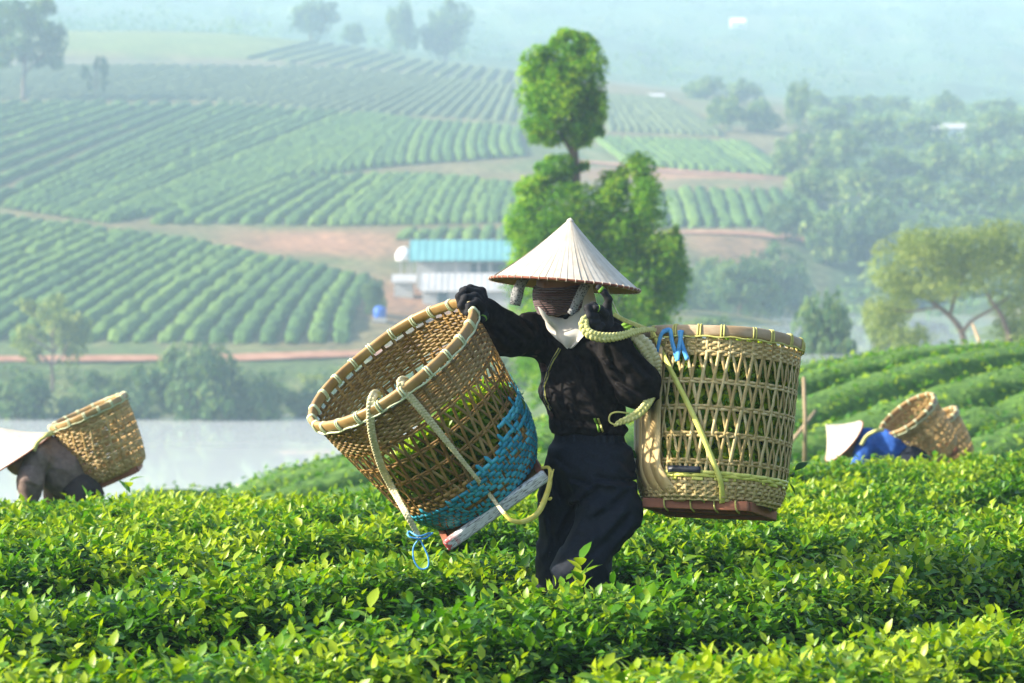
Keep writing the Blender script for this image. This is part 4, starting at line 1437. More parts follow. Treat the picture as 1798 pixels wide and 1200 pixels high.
def braid(name, pts, width, mat, parent, n=140, period=1.3, thick=.35, taper=None, facing=None):
    """three-strand flat plait along a path; facing: normal the flat side shows"""
    P = resample(pts, n)
    seg = np.linalg.norm(np.diff(P, axis=0), axis=1); s = np.concatenate([[0], np.cumsum(seg)])
    T = np.gradient(P, axis=0); T /= np.linalg.norm(T, axis=1, keepdims=True)
    f = np.array(facing if facing is not None else (0, -1, 0), float)
    f = np.broadcast_to(f, P.shape)
    S = np.cross(T, f); S /= np.linalg.norm(S, axis=1, keepdims=True)
    Nn = np.cross(S, T)
    wv = np.full(n, width) if taper is None else np.interp(np.linspace(0, 1, n), *zip(*taper)) * width
    root = empty(name); root.parent = parent
    k = 2 * math.pi / (width * period)
    for j in range(3):
        ph = k * s + j * 2 * math.pi / 3
        C = P + S * (np.sin(ph) * wv * .32)[:, None] + Nn * (np.sin(2 * ph) * wv * thick * .24)[:, None]
        Tt = np.gradient(C, axis=0); Tt /= np.linalg.norm(Tt, axis=1, keepdims=True)
        S2 = np.cross(Tt, Nn); S2 /= np.linalg.norm(S2, axis=1, keepdims=True); N2 = np.cross(S2, Tt)
        V = []
        for a in np.linspace(0, 2 * math.pi, 7)[:-1]:
            V.append(C + S2 * (math.cos(a) * wv * .24)[:, None] + N2 * (math.sin(a) * wv * .10)[:, None])
        V = np.stack(V, 1).reshape(-1, 3)
        mobj("strand", np_mesh("strand", V, grid_faces(n, 6, False, True), True, mat), root)
    return root


def basket_leaves(bk, name, label, zmin, ztop, n, seed, core=True, tone0=.15, rscale=.95, mat=None):
    """picked tea leaves packed behind the weave; ztop(phi) gives the heap's edge"""
    r = np.random.default_rng(seed)
    e = empty(name); e.matrix_world = bk.M
    tag(e, label, 'tea leaves', kind='stuff')
    ph = r.uniform(0, 2 * math.pi, n)
    zt = ztop(ph)
    z = zmin + (zt - zmin) * r.random(n)
    rad = bk.R(z) * rscale * (1 - .13 * r.random(n) ** 1.2) - .006
    P = np.stack([rad * np.sin(ph), -rad * np.cos(ph), z], -1)
    # loose heap surface
    m = n // 2
    ph2 = r.uniform(0, 2 * math.pi, m); q = np.sqrt(r.random(m)) * .93
    zc = ztop(ph2) * q + (1 - q) * (float(np.mean(ztop(np.linspace(0, 6.28, 50)))) + .03)
    r2 = q * bk.R(zc) * rscale
    P = np.concatenate([P, np.stack([r2 * np.sin(ph2), -r2 * np.cos(ph2), zc + r.normal(size=m) * .015], -1)])
    k = len(P)
    T = unit(r, k); N_ = np.concatenate([np.stack([np.sin(ph), -np.cos(ph), 0 * ph], -1), np.tile((0, 0, 1.0), (m, 1))]) + unit(r, k) * .9
    L = r.uniform(.03, .065, k)
    P = P - T * (L * .5)[:, None]
    V, F, t = leaf_geo(P, T, N_, L, L * r.uniform(.4, .55, k), np.clip(tone0 + .75 * r.random(k) ** 1.6, 0, 1), curl=.15)
    # keep the tips inside the weave
    rr = np.hypot(V[:, 0], V[:, 1]); lim = bk.R(np.clip(V[:, 2], 0, bk.H)) - .006
    sc = np.where(rr > lim, lim / np.maximum(rr, 1e-6), 1); V[:, 0] *= sc; V[:, 1] *= sc
    lo = mobj("leaves", np_mesh("leaves", V, F, False, mat or m_tealeaf, {'tone': t}), e)
    lo['kind'] = 'stuff'
    if core:
        nz_, na = 10, 32
        V = []
        for i in range(nz_):
            for a in np.linspace(0, 2 * math.pi, na, endpoint=False):
                zz = zmin + (float(ztop(np.array([a]))[0]) - .03 - zmin) * min(i, nz_ - 2) / (nz_ - 2)
                rr = float(bk.R(zz)) * (.80 if i < nz_ - 1 else .02)
                V.append((rr * math.sin(a), -rr * math.cos(a), zz))
        mc = mobj("packed_leaves", np_mesh("packed_leaves", V, grid_faces(nz_, na, False, True), True, m_row_near), e)
        mc['kind'] = 'stuff'
    return e


# ---- the tilted brown basket with turquoise plastic
D1 = 9.22
sA, cA = math.sin(math.radians(15.5)), math.cos(math.radians(15.5))
mj = Vector((0.815, 0, 0.58)).normalized()
Z1 = Vector((-mj.z * cA, -sA, mj.x * cA)).normalized()
X1 = mj
Y1 = Z1.cross(X1)
H1 = .553
rim_c = W(690, 641, D1)
B1 = Basket("tilted_basket", 'old brown woven basket tilted on its side, patched with turquoise plastic strips', None, rim_c - Z1 * (H1 - .015), X1, Y1, Z1,
            [(0, .182), (.02, .205), (.07, .240), (.13, .264), (.22, .277), (.33, .292), (.45, .308), (H1 + .02, .320)], H1, 46)
zl0, zl1, gap = .155, .415, .074
B1.stakes(.012, zl0, zl1, H1 - .02, gap, lambda s, i: m_cane_old if rng.random() < .75 else m_cane_oldtop, width=.0102, la=.36, lb=-.64)
k = 0
z = zl1 + .006
while z < H1 - .045:
    B1.weaver("weaver", z, .0090, m_cane_oldtop if rng.random() < .7 else m_cane_old, (k % 2) * math.pi, .0026)
    z += .0086; k += 1
for i in range(4):
    zz = zl0 + .013 + i * gap - .01 + .02
    for j in (0, 1):
        B1.weaver("weaver", zz + j * .0086, .0082, m_cane_old, j * math.pi, .0022)
z = .014; k = 0


def blue_top(ph):
    return .12 + .135 * float(np.clip((ph + .35) / 1.5, 0, 1)) ** 1.2


while z < zl0 + .004:
    B1.weaver("weaver", z, .0132, m_cane_old, (k % 2) * math.pi, .0026)
    z += .0140; k += 1
# turquoise strips: short runs over the cane, climbing on the right flank
z = .022; k = 0
while z < .235:
    ph = -1.35 + rng.uniform(0, .1)
    while ph < 1.9:
        ln = rng.uniform(.25, 1.0)
        if z < blue_top(ph + ln * .5) and not (k % 4 == 3 and rng.random() < .6):
            B1.weaver("plastic_strip", z + .001, .0142, m_plasblue, (k % 2) * math.pi + .4, .0034, ph, ph + ln, off=.0030, thick=.0018, spw=8, over=.75)
        ph += ln + rng.choice((.02, .04, .14))
    z += .0148; k += 1
for i in range(13):
    ph0 = -1.2 + i * .23 + rng.uniform(-.05, .05)
    zt_ = blue_top(ph0) + rng.uniform(.0, .035)
    zz = np.linspace(max(.03, zt_ - rng.uniform(.05, .1)), zt_, 9)
    ph = ph0 + (zz - zz[0]) * -1.1
    P = B1.pt(ph, zz, .0052 + .001 * np.sin(zz * 300))
    N_ = B1.nrm(ph); T = np.gradient(P, axis=0); T /= np.linalg.norm(T, axis=1, keepdims=True); Wd = np.cross(N_, T)
    mobj("plastic_strip", np_strip("plastic_strip", P, N_, Wd, np.linspace(.0135, .0135, 9) * np.where(np.arange(9) == 8, .25, 1), .0014, m_plasblue), B1.root)
B1.rim(.033, m_bamboo, m_bindpale, m_bindpale, 23, .0105)
# base boards
def board(name, bk, a, b, h, t, mat, z, bev=.004):
    """board between local points a, b (x,y) at height z"""
    a = Vector((*a, z)); b = Vector((*b, z)); d = b - a
    L = d.length
    V, F = box(-L / 2, L / 2, -t / 2, t / 2, -h / 2, h / 2)
    o = mobj(name, np_mesh(name, V, F, False, mat), bk.root)
    o.location = (a + b) / 2
    o.rotation_euler = (0, 0, math.atan2(d.y, d.x))
    md = o.modifiers.new("b", 'BEVEL'); md.width = bev; md.segments = 3; md.limit_method = 'ANGLE'
    return o


s1 = .200
board("board", B1, (-s1, -s1), (s1, -s1), .040, .030, m_board, -.004, .009)
board("board", B1, (-s1, s1), (s1, s1), .034, .024, m_redwood, -.004)
board("board", B1, (-s1 + .012, -s1 + .02), (-s1 + .012, s1 - .015), .034, .022, m_redwood, -.004)
board("board", B1, (s1 - .012, -s1 + .02), (s1 - .012, s1 - .015), .034, .022, m_redwood, -.004)
V, F = box(-s1 + .025, s1 - .025, -s1 + .018, s1 - .014, -.010, -.002)
mobj("bottom", np_mesh("bottom", V, F, False, m_cane_old), B1.root)
# straps (local coordinates of the basket)
def loc1(px, py, d):
    return np.array(B1.Mi @ W(px, py, d))


def face_local(bk):
    return np.array(bk.Mi.to_3x3() @ Vector((.1, -1, .1)).normalized())


pts = [loc1(668, 694, 9.06), loc1(658, 692, 8.955), loc1(651, 712, 8.93)] + [np.array(B1.surf(a, b, .016)) for a, b in ((653, 760), (668, 815), (690, 860))] + [loc1(712, 900, 9.0), loc1(732, 936, 9.02), loc1(738, 948, 9.02)]
braid("plaited_strap", pts, .026, m_braid, B1.root, 190, taper=[(0, .8), (.12, 1), (.55, 1.0), (.8, .75), (1, .45)], facing=face_local(B1))
pts = [loc1(716, 668, 9.04), loc1(706, 668, 8.93), loc1(706, 680, 8.905)] + [np.array(B1.surf(a, b, .014)) for a, b in ((735, 715), (765, 752), (800, 795), (835, 838), (862, 872))] + [loc1(882, 898, 8.995), loc1(890, 908, 8.99)]
braid("plaited_strap", pts, .026, m_braid, B1.root, 200, taper=[(0, .8), (.1, 1), (.4, .95), (.6, .6), (1, .42)], facing=face_local(B1))
pts = [loc1(884, 900, 8.985), loc1(898, 914, 8.98), loc1(920, 916, 9.0), loc1(945, 900, 9.06), loc1(960, 868, 9.1), (np.array(loc1(966, 842, 9.14))), loc1(964, 822, 9.16), loc1(950, 822, 9.2)]
P = resample(pts, 40)
fl = face_local(B1)
T = np.gradient(P, axis=0); T /= np.linalg.norm(T, axis=1, keepdims=True)
Wd = np.cross(np.broadcast_to(fl, P.shape), T); Wd /= np.linalg.norm(Wd, axis=1, keepdims=True)
mobj("ribbon", np_strip("ribbon", P, np.cross(T, Wd), Wd, .013 + .007 * np.sin(np.linspace(0, 3.1, 40)) ** 2 - .004 * np.linspace(0, 1, 40), .0016, m_ribbon), B1.root)


def cord_px(name, bk, pix, r, mat, n=40, seg=6):
    P = resample([np.array(bk.Mi @ W(*q)) for q in pix], n)
    V, F = tube([Vector(q) for q in P], [r] * n, seg)
    return mobj(name, np_mesh(name, V, F, True, mat), bk.root)


cord_px("ribbon_end", B1, [(966, 830, 9.15), (962, 850, 9.13), (958, 872, 9.1), (965, 878, 9.1), (968, 874, 9.1), (955, 880, 9.1), (948, 884, 9.1)], .0026, m_ribbon)
cord_px("ribbon_end", B1, [(964, 822, 9.15), (970, 832, 9.13), (967, 845, 9.12), (972, 824, 9.12)], .0026, m_ribbon)
cord_px("blue_cord", B1, [(760, 936, 9.03), (745, 946, 9.0), (722, 944, 8.99), (716, 938, 9.0), (720, 934, 9.01), (735, 942, 8.99), (755, 936, 9.02)], .0032, m_bluetie)
cord_px("blue_cord", B1, [(736, 946, 9.0), (726, 962, 9.0), (727, 984, 9.0), (738, 999, 9.0), (751, 996, 9.0), (752, 980, 9.0), (744, 960, 9.0), (736, 946, 9.0)], .0030, m_bluetie, 60)
# leaves in it: settled against the low front wall
basket_leaves(B1, "picked_leaves", 'picked tea leaves showing through the weave of the tilted brown basket', .02,
              lambda ph: .215 + .165 * np.cos(ph - .15), 6500, 5, tone0=.5)

# ---- the upright pale basket hanging at her back
D2B = 9.40
tl, rl = math.radians(9.0), math.radians(3.7)
Z2 = Vector((math.sin(rl), math.sin(tl), math.cos(tl) * math.cos(rl))).normalized()
X2 = (Vector((1, 0, 0)) - Z2 * Z2.x).normalized()
Y2 = Z2.cross(X2)
H2 = .570
base2 = W(1247, 893, D2B) + Z2 * .0
B2 = Basket("full_basket", 'pale new bamboo basket full of tea leaves hanging behind the picker', None, base2, X2, Y2, Z2,
            [(0, .205), (.02, .228), (.06, .243), (.12, .250), (.25, .258), (.40, .265), (H2 + .02, .272)], H2, 45)
zl0, zl1, gap = .108, .475, .0865
B2.stakes(.012, zl0, zl1, H2 - .02, gap, lambda s, i: m_cane_new, width=.0108, la=.36, lb=-.64)
z = zl1 + .004; k = 0
while z < H2 - .045:
    B2.weaver("weaver", z, .0094, m_cane_new, (k % 2) * math.pi, .0026)
    z += .0090; k += 1
for i in range(4):
    zz = .128 + i * gap
    for j in (0, 1):
        B2.weaver("weaver", zz + j * .0092, .0088, m_cane_new, j * math.pi, .0022)
z = .012; k = 0
while z < .068:
    B2.weaver("weaver", z, .0102, m_cane_new, (k % 2) * math.pi, .0026); z += .0106; k += 1
m_by = m_plasyel
for j in range(3):
    zz = .075 + j * .0105
    ph = -1.5
    if j == 0:
        while ph < 1.7:
            ln = rng.uniform(.12, .5)
            B2.weaver("plastic_strip", zz, .0098, m_by, .3, .003, ph, ph + ln, off=.002, per=.5, spw=8, over=.5); ph += ln + rng.uniform(.1, .5)
        B2.weaver("weaver", zz, .0092, m_cane_new, 0, .0024, off=-.001)
    else:
        B2.weaver("plastic_strip", zz, .0112, m_by, j * math.pi, .0036, off=.001, per=.5, spw=10, over=.9)
B2.rim(.037, m_rimgrey, m_bindyel, m_bindyel, 20, .010)
# base boards turned on the basket's axis
yw = math.radians(-19.5)
sq = .178


def rot2(x, y):
    return (x * math.cos(yw) - y * math.sin(yw), x * math.sin(yw) + y * math.cos(yw))


zb2 = -.004
board("board", B2, rot2(-sq, -sq), rot2(sq, -sq), .032, .024, m_redwood, zb2)
board("board", B2, rot2(-sq, sq), rot2(sq, sq), .032, .024, m_redwood, zb2)
board("board", B2, rot2(-sq + .003, -sq + .013), rot2(-sq + .003, sq - .013), .032, .022, m_redwood, zb2)
board("board", B2, rot2(sq - .003, -sq + .013), rot2(sq - .003, sq - .013), .032, .022, m_redwood, zb2)
board("cross_board", B2, rot2(-sq + .01, 0.02), rot2(sq - .01, .02), .012, .05, m_redwood, -.012)
V, F = box(-.165, .165, -.165, .165, .000, .006)
o = mobj("bottom", np_mesh("bottom", V, F, False, m_cane_old), B2.root); o.rotation_euler = (0, 0, yw)
for fx in (-.6, -.1, .35, .75):
    a = Vector((*rot2(sq * fx, -sq), zb2))
    pts = [a + Vector((0, 0, .02)) + Vector((*rot2(0, .012), 0)), a + Vector((*rot2(0.004, -.016), .012)), a + Vector((*rot2(.008, -.016), -.012)), a + Vector((*rot2(.012, .012), -.022))]
    V, F = tube([Vector(q) for q in resample(pts, 12)], [.003] * 12, 6)
    mobj("binding", np_mesh("binding", V, F, True, m_bindyel), B2.root)
for fx in (.2, .55):
    a = Vector((*rot2(-sq, -sq + 2 * sq * (1 - fx)), zb2))
    pts = [a + Vector((*rot2(.012, 0), .02)), a + Vector((*rot2(-.014, .004), .012)), a + Vector((*rot2(-.014, .01), -.012)), a + Vector((*rot2(.012, .014), -.022))]
    V, F = tube([Vector(q) for q in resample(pts, 12)], [.0035] * 12, 6)
    mobj("binding", np_mesh("binding", V, F, True, m_bindyel), B2.root)
# wide bamboo back slats that bend under the base
m_slat = surf_mat("bamboo_slat", [(.25, (.50, .34, .13)), (.55, (.66, .49, .23)), (.85, (.76, .62, .36))], scale=(60, 60, 3), rough=.4, bump=.15, bump_dist=.001)
for j in range(4):
    z = np.concatenate([np.linspace(.50, .12, 14), np.linspace(.10, .004, 9)])
    u = np.clip((.13 - z) / .13, 0, 1)
    ph = np.radians(-80 + j * 10.5) + np.radians(18) * u ** 1.6
    off = .009 + .002 * j - .035 * u ** 2.2
    P = B2.pt(ph, z, off)
    N_ = B2.nrm(ph) - np.array((0, 0, 1.0)) * (.8 * u ** 2)[:, None]; N_ /= np.linalg.norm(N_, axis=1, keepdims=True)
    T = np.gradient(P, axis=0); T /= np.linalg.norm(T, axis=1, keepdims=True); Wd = np.cross(N_, T); Wd /= np.linalg.norm(Wd, axis=1, keepdims=True)
    mobj("back_slat", np_strip("back_slat", P, N_, Wd, .046, .003, m_slat), B2.root)
cord_px("slat_tie", B2, [(1116, 772, 9.37), (1130, 772, 9.33), (1145, 765, 9.30), (1158, 762, 9.28)], .0026, m_bindyel)
B2.ribbon("flat_strap", [(1143, 578), (1158, 610), (1180, 655), (1206, 706), (1232, 762), (1254, 815), (1266, 850), (1268, 884)], .0175, m_plasyel, off=.012, thick=.0016, smooth=40)
for pix in ([(1152, 628), (1156, 606), (1162, 586), (1172, 580)], [(1163, 583), (1176, 580), (1180, 600), (1190, 634)], [(1189, 634), (1193, 606), (1197, 580)], [(1193, 580), (1196, 600), (1207, 632)]):
    B2.ribbon("blue_tie", pix, .0150, m_bluetie, off=.019, thick=.001, smooth=16)
B2.ribbon("black_tape", [(1172, 824), (1185, 823), (1205, 824), (1230, 825)], .021, m_tape, off=.007, thick=.001, smooth=14)
basket_leaves(B2, "picked_leaves", 'dark green picked tea leaves packed in the pale upright basket', .02, lambda ph: .485 + .02 * np.sin(2 * ph + 1), 8500, 9, tone0=.5, rscale=.985)
# leaves that escaped through the weave
for i, (px, py, tn) in enumerate(((1392, 832, 0), (1386, 850, 1), (1396, 826, 0), (1106, 790, 1), (1180, 790, 2), (1220, 700, 3), (1170, 712, 4), (1300, 800, 2))):
    c = B2.surf(px, py, .004)
    o = mobj("stray_leaf", LV[tn], B2.root)
    o.location = c; L = rng.uniform(.045, .06); o.scale = (L, L, L); o.rotation_euler = (rng.uniform(-1, 1), rng.uniform(-.6, .6), rng.uniform(-3, 3))
for i, (px, py, tn) in enumerate(((912, 690, 3), (918, 698, 1), (925, 690, 2))):
    c = B1.surf(px - 6, py, .004)
    o = mobj("stray_leaf", LV[tn], B1.root)
    o.location = c; L = rng.uniform(.05, .065); o.scale = (L, L, L); o.rotation_euler = (rng.uniform(-1, 1), rng.uniform(-.6, .6), rng.uniform(-3, 3))

# ------------------------------------------------------------------ figures: one continuous surface from rounded limbs
def surfnets(fn, lo, hi, h):
    lo = np.array(lo, float); hi = np.array(hi, float)
    n = np.ceil((hi - lo) / h).astype(int) + 1
    ax = [lo[i] + h * np.arange(n[i]) for i in range(3)]
    G = np.empty(n, dtype=np.float32)
    YY, ZZ = np.meshgrid(ax[1], ax[2], indexing='ij')
    for s in range(0, n[0], 16):
        xs = ax[0][s:s + 16]
        P = np.stack(np.broadcast_arrays(xs[:, None, None], YY[None], ZZ[None]), -1).reshape(-1, 3)
        G[s:s + 16] = fn(P).reshape(len(xs), n[1], n[2])
    S = G < 0
    cn = n - 1
    acc = np.zeros((*cn, 3)); cnt = np.zeros(cn)
    corners = [(i, j, k) for i in (0, 1) for j in (0, 1) for k in (0, 1)]

    def sub(A, c):
        return A[c[0]:c[0] + cn[0], c[1]:c[1] + cn[1], c[2]:c[2] + cn[2]]
    for a in corners:
        for axis in range(3):
            if a[axis]: continue
            b = list(a); b[axis] = 1; b = tuple(b)
            ga, gb = sub(G, a), sub(G, b)
            m = sub(S, a) != sub(S, b)
            t = np.where(m, ga / np.where(m, ga - gb, 1), 0)
            for k in range(3):
                acc[..., k] += np.where(m, a[k] + (t if k == axis else 0), 0)
            cnt += m
    mask = cnt > 0
    idx = np.full(cn, -1, dtype=np.int64); idx[mask] = np.arange(mask.sum())
    base = np.argwhere(mask)
    V = lo + h * (base + acc[mask] / cnt[mask][:, None])
    Fs = []
    for axis in range(3):
        u, v = (axis + 1) % 3, (axis + 2) % 3
        sl0 = [slice(None)] * 3; sl1 = [slice(None)] * 3
        sl0[axis] = slice(0, -1); sl1[axis] = slice(1, None)
        e = np.argwhere(S[tuple(sl0)] != S[tuple(sl1)])
        e = e[(e[:, u] > 0) & (e[:, v] > 0) & (e[:, u] < cn[u]) & (e[:, v] < cn[v])]
        if not len(e): continue

        def ci(du, dv):
            q = e.copy(); q[:, u] += du; q[:, v] += dv
            return idx[q[:, 0], q[:, 1], q[:, 2]]
        quad = np.stack([ci(-1, -1), ci(0, -1), ci(0, 0), ci(-1, 0)], -1)
        flip = ~S[e[:, 0], e[:, 1], e[:, 2]]
        quad[flip] = quad[flip][:, ::-1]
        Fs.append(quad)
    F = np.concatenate(Fs)
    F = F[(F >= 0).all(1)]
    return V, F.astype(np.int32)


def rcone(P, a, b, ra, rb, sc=None):
    """distance to a rounded cone; sc: optional (frame 3x3, scale 3) flattening"""
    a = np.array(a, float); b = np.array(b, float)
    if sc is not None:
        M, s = sc
        P = (P - a) @ np.array(M).T / np.array(s); b = (np.array(M) @ (b - a)) / np.array(s); a = np.zeros(3)
    ab = b - a
    t = np.clip(((P - a) @ ab) / (ab @ ab + 1e-12), 0, 1)
    return np.linalg.norm(P - a - t[:, None] * ab, axis=1) - (ra + (rb - ra) * t)


def smin(a, b, k):
    h = np.clip(.5 + .5 * (b - a) / k, 0, 1)
    return b + (a - b) * h - k * h * (1 - h)


def sdf(prims, k=.03, grow=0.0):
    def fn(P):
        d = None
        for pr in prims:
            q = rcone(P, *pr)
            d = q if d is None else smin(d, q, k)
        return d - grow
    return fn


def bounds(prims, pad):
    pts = np.array([p[0] for p in prims] + [p[1] for p in prims], float); r = max(max(p[2], p[3]) for p in prims)
    return pts.min(0) - r - pad, pts.max(0) + r + pad


def sdf_mesh(name, prims, h, k=.03, grow=0.0, mat=None, wr=None, cut=None, smooth=1):
    base = sdf(prims, k, grow)

    def fn(P):
        d = base(P)
        if wr is not None: d = d + wr(P)
        if cut is not None: d = np.maximum(d, cut(P))
        return d
    lo, hi = bounds(prims, .03 + grow)
    V, F = surfnets(fn, lo, hi, h)
    return np_mesh(name, V, F, True, mat)


def fold(P, dirv, freq, amp, seed, along=.25, sharp=1.0):
    """cloth folds: ridges across dirv, stretched along the other axes"""
    d = Vector(dirv).normalized()
    e = d.orthogonal().normalized(); g = d.cross(e)
    u = P @ np.array(d); v = P @ np.array(e); w = P @ np.array(g)
    n1 = fbm(u * freq + 50, (v + .6 * w) * freq * along + 50, seed, 3)
    rid = 1 - np.abs(2 * n1 - 1)
    return -amp * (rid ** (2.5 * sharp) - .35)


def V3(px, py, dy=0.0):
    p = W(px, py, 9.4 + dy)
    return (p.x, p.y, p.z)


m_skin = surf_mat("skin", [(.3, (.30, .15, .09)), (.7, (.40, .22, .14))], scale=(20, 20, 20), rough=.5, bump=.05, bump_dist=.001)
m_trouser = surf_mat("navy_trousers", [(.3, (.007, .0095, .015)), (.7, (.013, .0175, .027))], scale=(120, 120, 120), rough=.72, bump=.12, bump_dist=.001, sheen=0, spec=.15)
m_glove = surf_mat("black_glove", [(.3, (.009, .009, .010)), (.7, (.018, .018, .02))], scale=(300, 300, 300), rough=.75, bump=.4, bump_dist=.0012, spec=.25)
m_green = surf_mat("green_stripe", [(.3, (.10, .24, .015)), (.7, (.19, .36, .03))], scale=(80, 80, 80), rough=.6, bump=.2, bump_dist=.001)
m_knit, nt, out = nmat("brown_knit")
tc = add(nt, 'ShaderNodeTexCoord')
wv_ = add(nt, 'ShaderNodeTexWave', wave_type='BANDS', bands_direction='Z'); wv_.inputs['Scale'].default_value = 42; wv_.inputs['Distortion'].default_value = 1.2; wv_.inputs['Detail'].default_value = 2
nt.links.new(tc.outputs['Object'], wv_.inputs['Vector'])
cc = ramp(nt, wv_.outputs['Color'], [(.1, (.055, .022, .018)), (.9, (.125, .058, .048))])
p = add(nt, 'ShaderNodeBsdfPrincipled', i_Roughness=.85); p.inputs['Sheen Weight'].default_value = .3; nt.links.new(cc, p.inputs['Base Color'])
bp = add(nt, 'ShaderNodeBump', i_Strength=1.0, i_Distance=.004); nt.links.new(wv_.outputs['Color'], bp.inputs['Height']); nt.links.new(bp.outputs[0], p.inputs['Normal'])
nt.links.new(p.outputs[0], out.inputs[0])
m_kerchief = surf_mat("cream_cloth", [(.3, (.56, .51, .42)), (.7, (.70, .65, .56))], scale=(14, 14, 14), rough=.85, bump=.3, bump_dist=.004, sheen=.2)
m_check, nt, out = nmat("grey_check_cloth")
tc = add(nt, 'ShaderNodeTexCoord'); ck_ = add(nt, 'ShaderNodeTexVoronoi'); ck_.inputs['Scale'].default_value = 160
nt.links.new(tc.outputs['Object'], ck_.inputs['Vector'])
cc = ramp(nt, ck_.outputs['Distance'], [(.25, (.05, .05, .055)), (.5, (.30, .30, .28))])
p = add(nt, 'ShaderNodeBsdfPrincipled', i_Roughness=.85); nt.links.new(cc, p.inputs['Base Color']); nt.links.new(p.outputs[0], out.inputs[0])

# black jacket with sparse faded brown leaf print
m_jacket, nt, out = nmat("black_jacket")
tc = add(nt, 'ShaderNodeTexCoord')
vo = add(nt, 'ShaderNodeTexVoronoi'); vo.inputs['Scale'].default_value = 24; vo.inputs['Randomness'].default_value = .8
mp = add(nt, 'ShaderNodeMapping'); mp.inputs['Scale'].default_value = (1, 1, .75); mp.inputs['Rotation'].default_value = (0, .5, 0)
nt.links.new(tc.outputs['Object'], mp.inputs[0]); nt.links.new(mp.outputs[0], vo.inputs['Vector'])
lt = add(nt, 'ShaderNodeMath', operation='LESS_THAN'); lt.inputs[1].default_value = .38; nt.links.new(vo.outputs['Distance'], lt.inputs[0])
at = add(nt, 'ShaderNodeAttribute', attribute_name='print')
mu = add(nt, 'ShaderNodeMath', operation='MULTIPLY'); nt.links.new(lt.outputs[0], mu.inputs[0]); nt.links.new(at.outputs['Fac'], mu.inputs[1])
nz = add(nt, 'ShaderNodeTexNoise'); nz.inputs['Scale'].default_value = 60; nz.inputs['Detail'].default_value = 5
nt.links.new(tc.outputs['Object'], nz.inputs['Vector'])
cb_ = ramp(nt, nz.outputs['Fac'], [(.35, (.006, .005, .0048)), (.7, (.019, .016, .0145))])
cp_ = ramp(nt, nz.outputs['Fac'], [(.35, (.05, .028, .024)), (.7, (.12, .075, .065))])
mx = add(nt, 'ShaderNodeMix', data_type='RGBA'); nt.links.new(mu.outputs[0], mx.inputs[0]); nt.links.new(cb_, mx.inputs[6]); nt.links.new(cp_, mx.inputs[7])
p = add(nt, 'ShaderNodeBsdfPrincipled', i_Roughness=.82); p.inputs['Specular IOR Level'].default_value = .12; p.inputs['Sheen Weight'].default_value = .0
nt.links.new(mx.outputs[2], p.inputs['Base Color'])
bp = add(nt, 'ShaderNodeBump', i_Strength=.25, i_Distance=.002); nt.links.new(nz.outputs['Fac'], bp.inputs['Height']); nt.links.new(bp.outputs[0], p.inputs['Normal'])
nt.links.new(p.outputs[0], out.inputs[0])

# hat straw
m_palm = surf_mat("palm_leaf", [(.25, (.46, .39, .29)), (.5, (.58, .51, .40)), (.8, (.68, .62, .51))], scale=(22, 22, 22), rough=.55, bump=.15, bump_dist=.001, rnd=.35)
m_palm_in = surf_mat("palm_lining", [(.3, (.50, .33, .15)), (.7, (.66, .47, .25))], scale=(22, 22, 22), rough=.6, bump=.1, bump_dist=.001)
m_hatrim = surf_mat("hat_rim_cane", [(.3, (.17, .055, .03)), (.7, (.30, .11, .06))], scale=(30, 30, 30), rough=.5, bump=.1, bump_dist=.001)
m_thread = surf_mat("pale_thread", [(.3, (.6, .5, .38)), (.7, (.75, .66, .52))], scale=(30, 30, 30), rough=.6, bump=0)


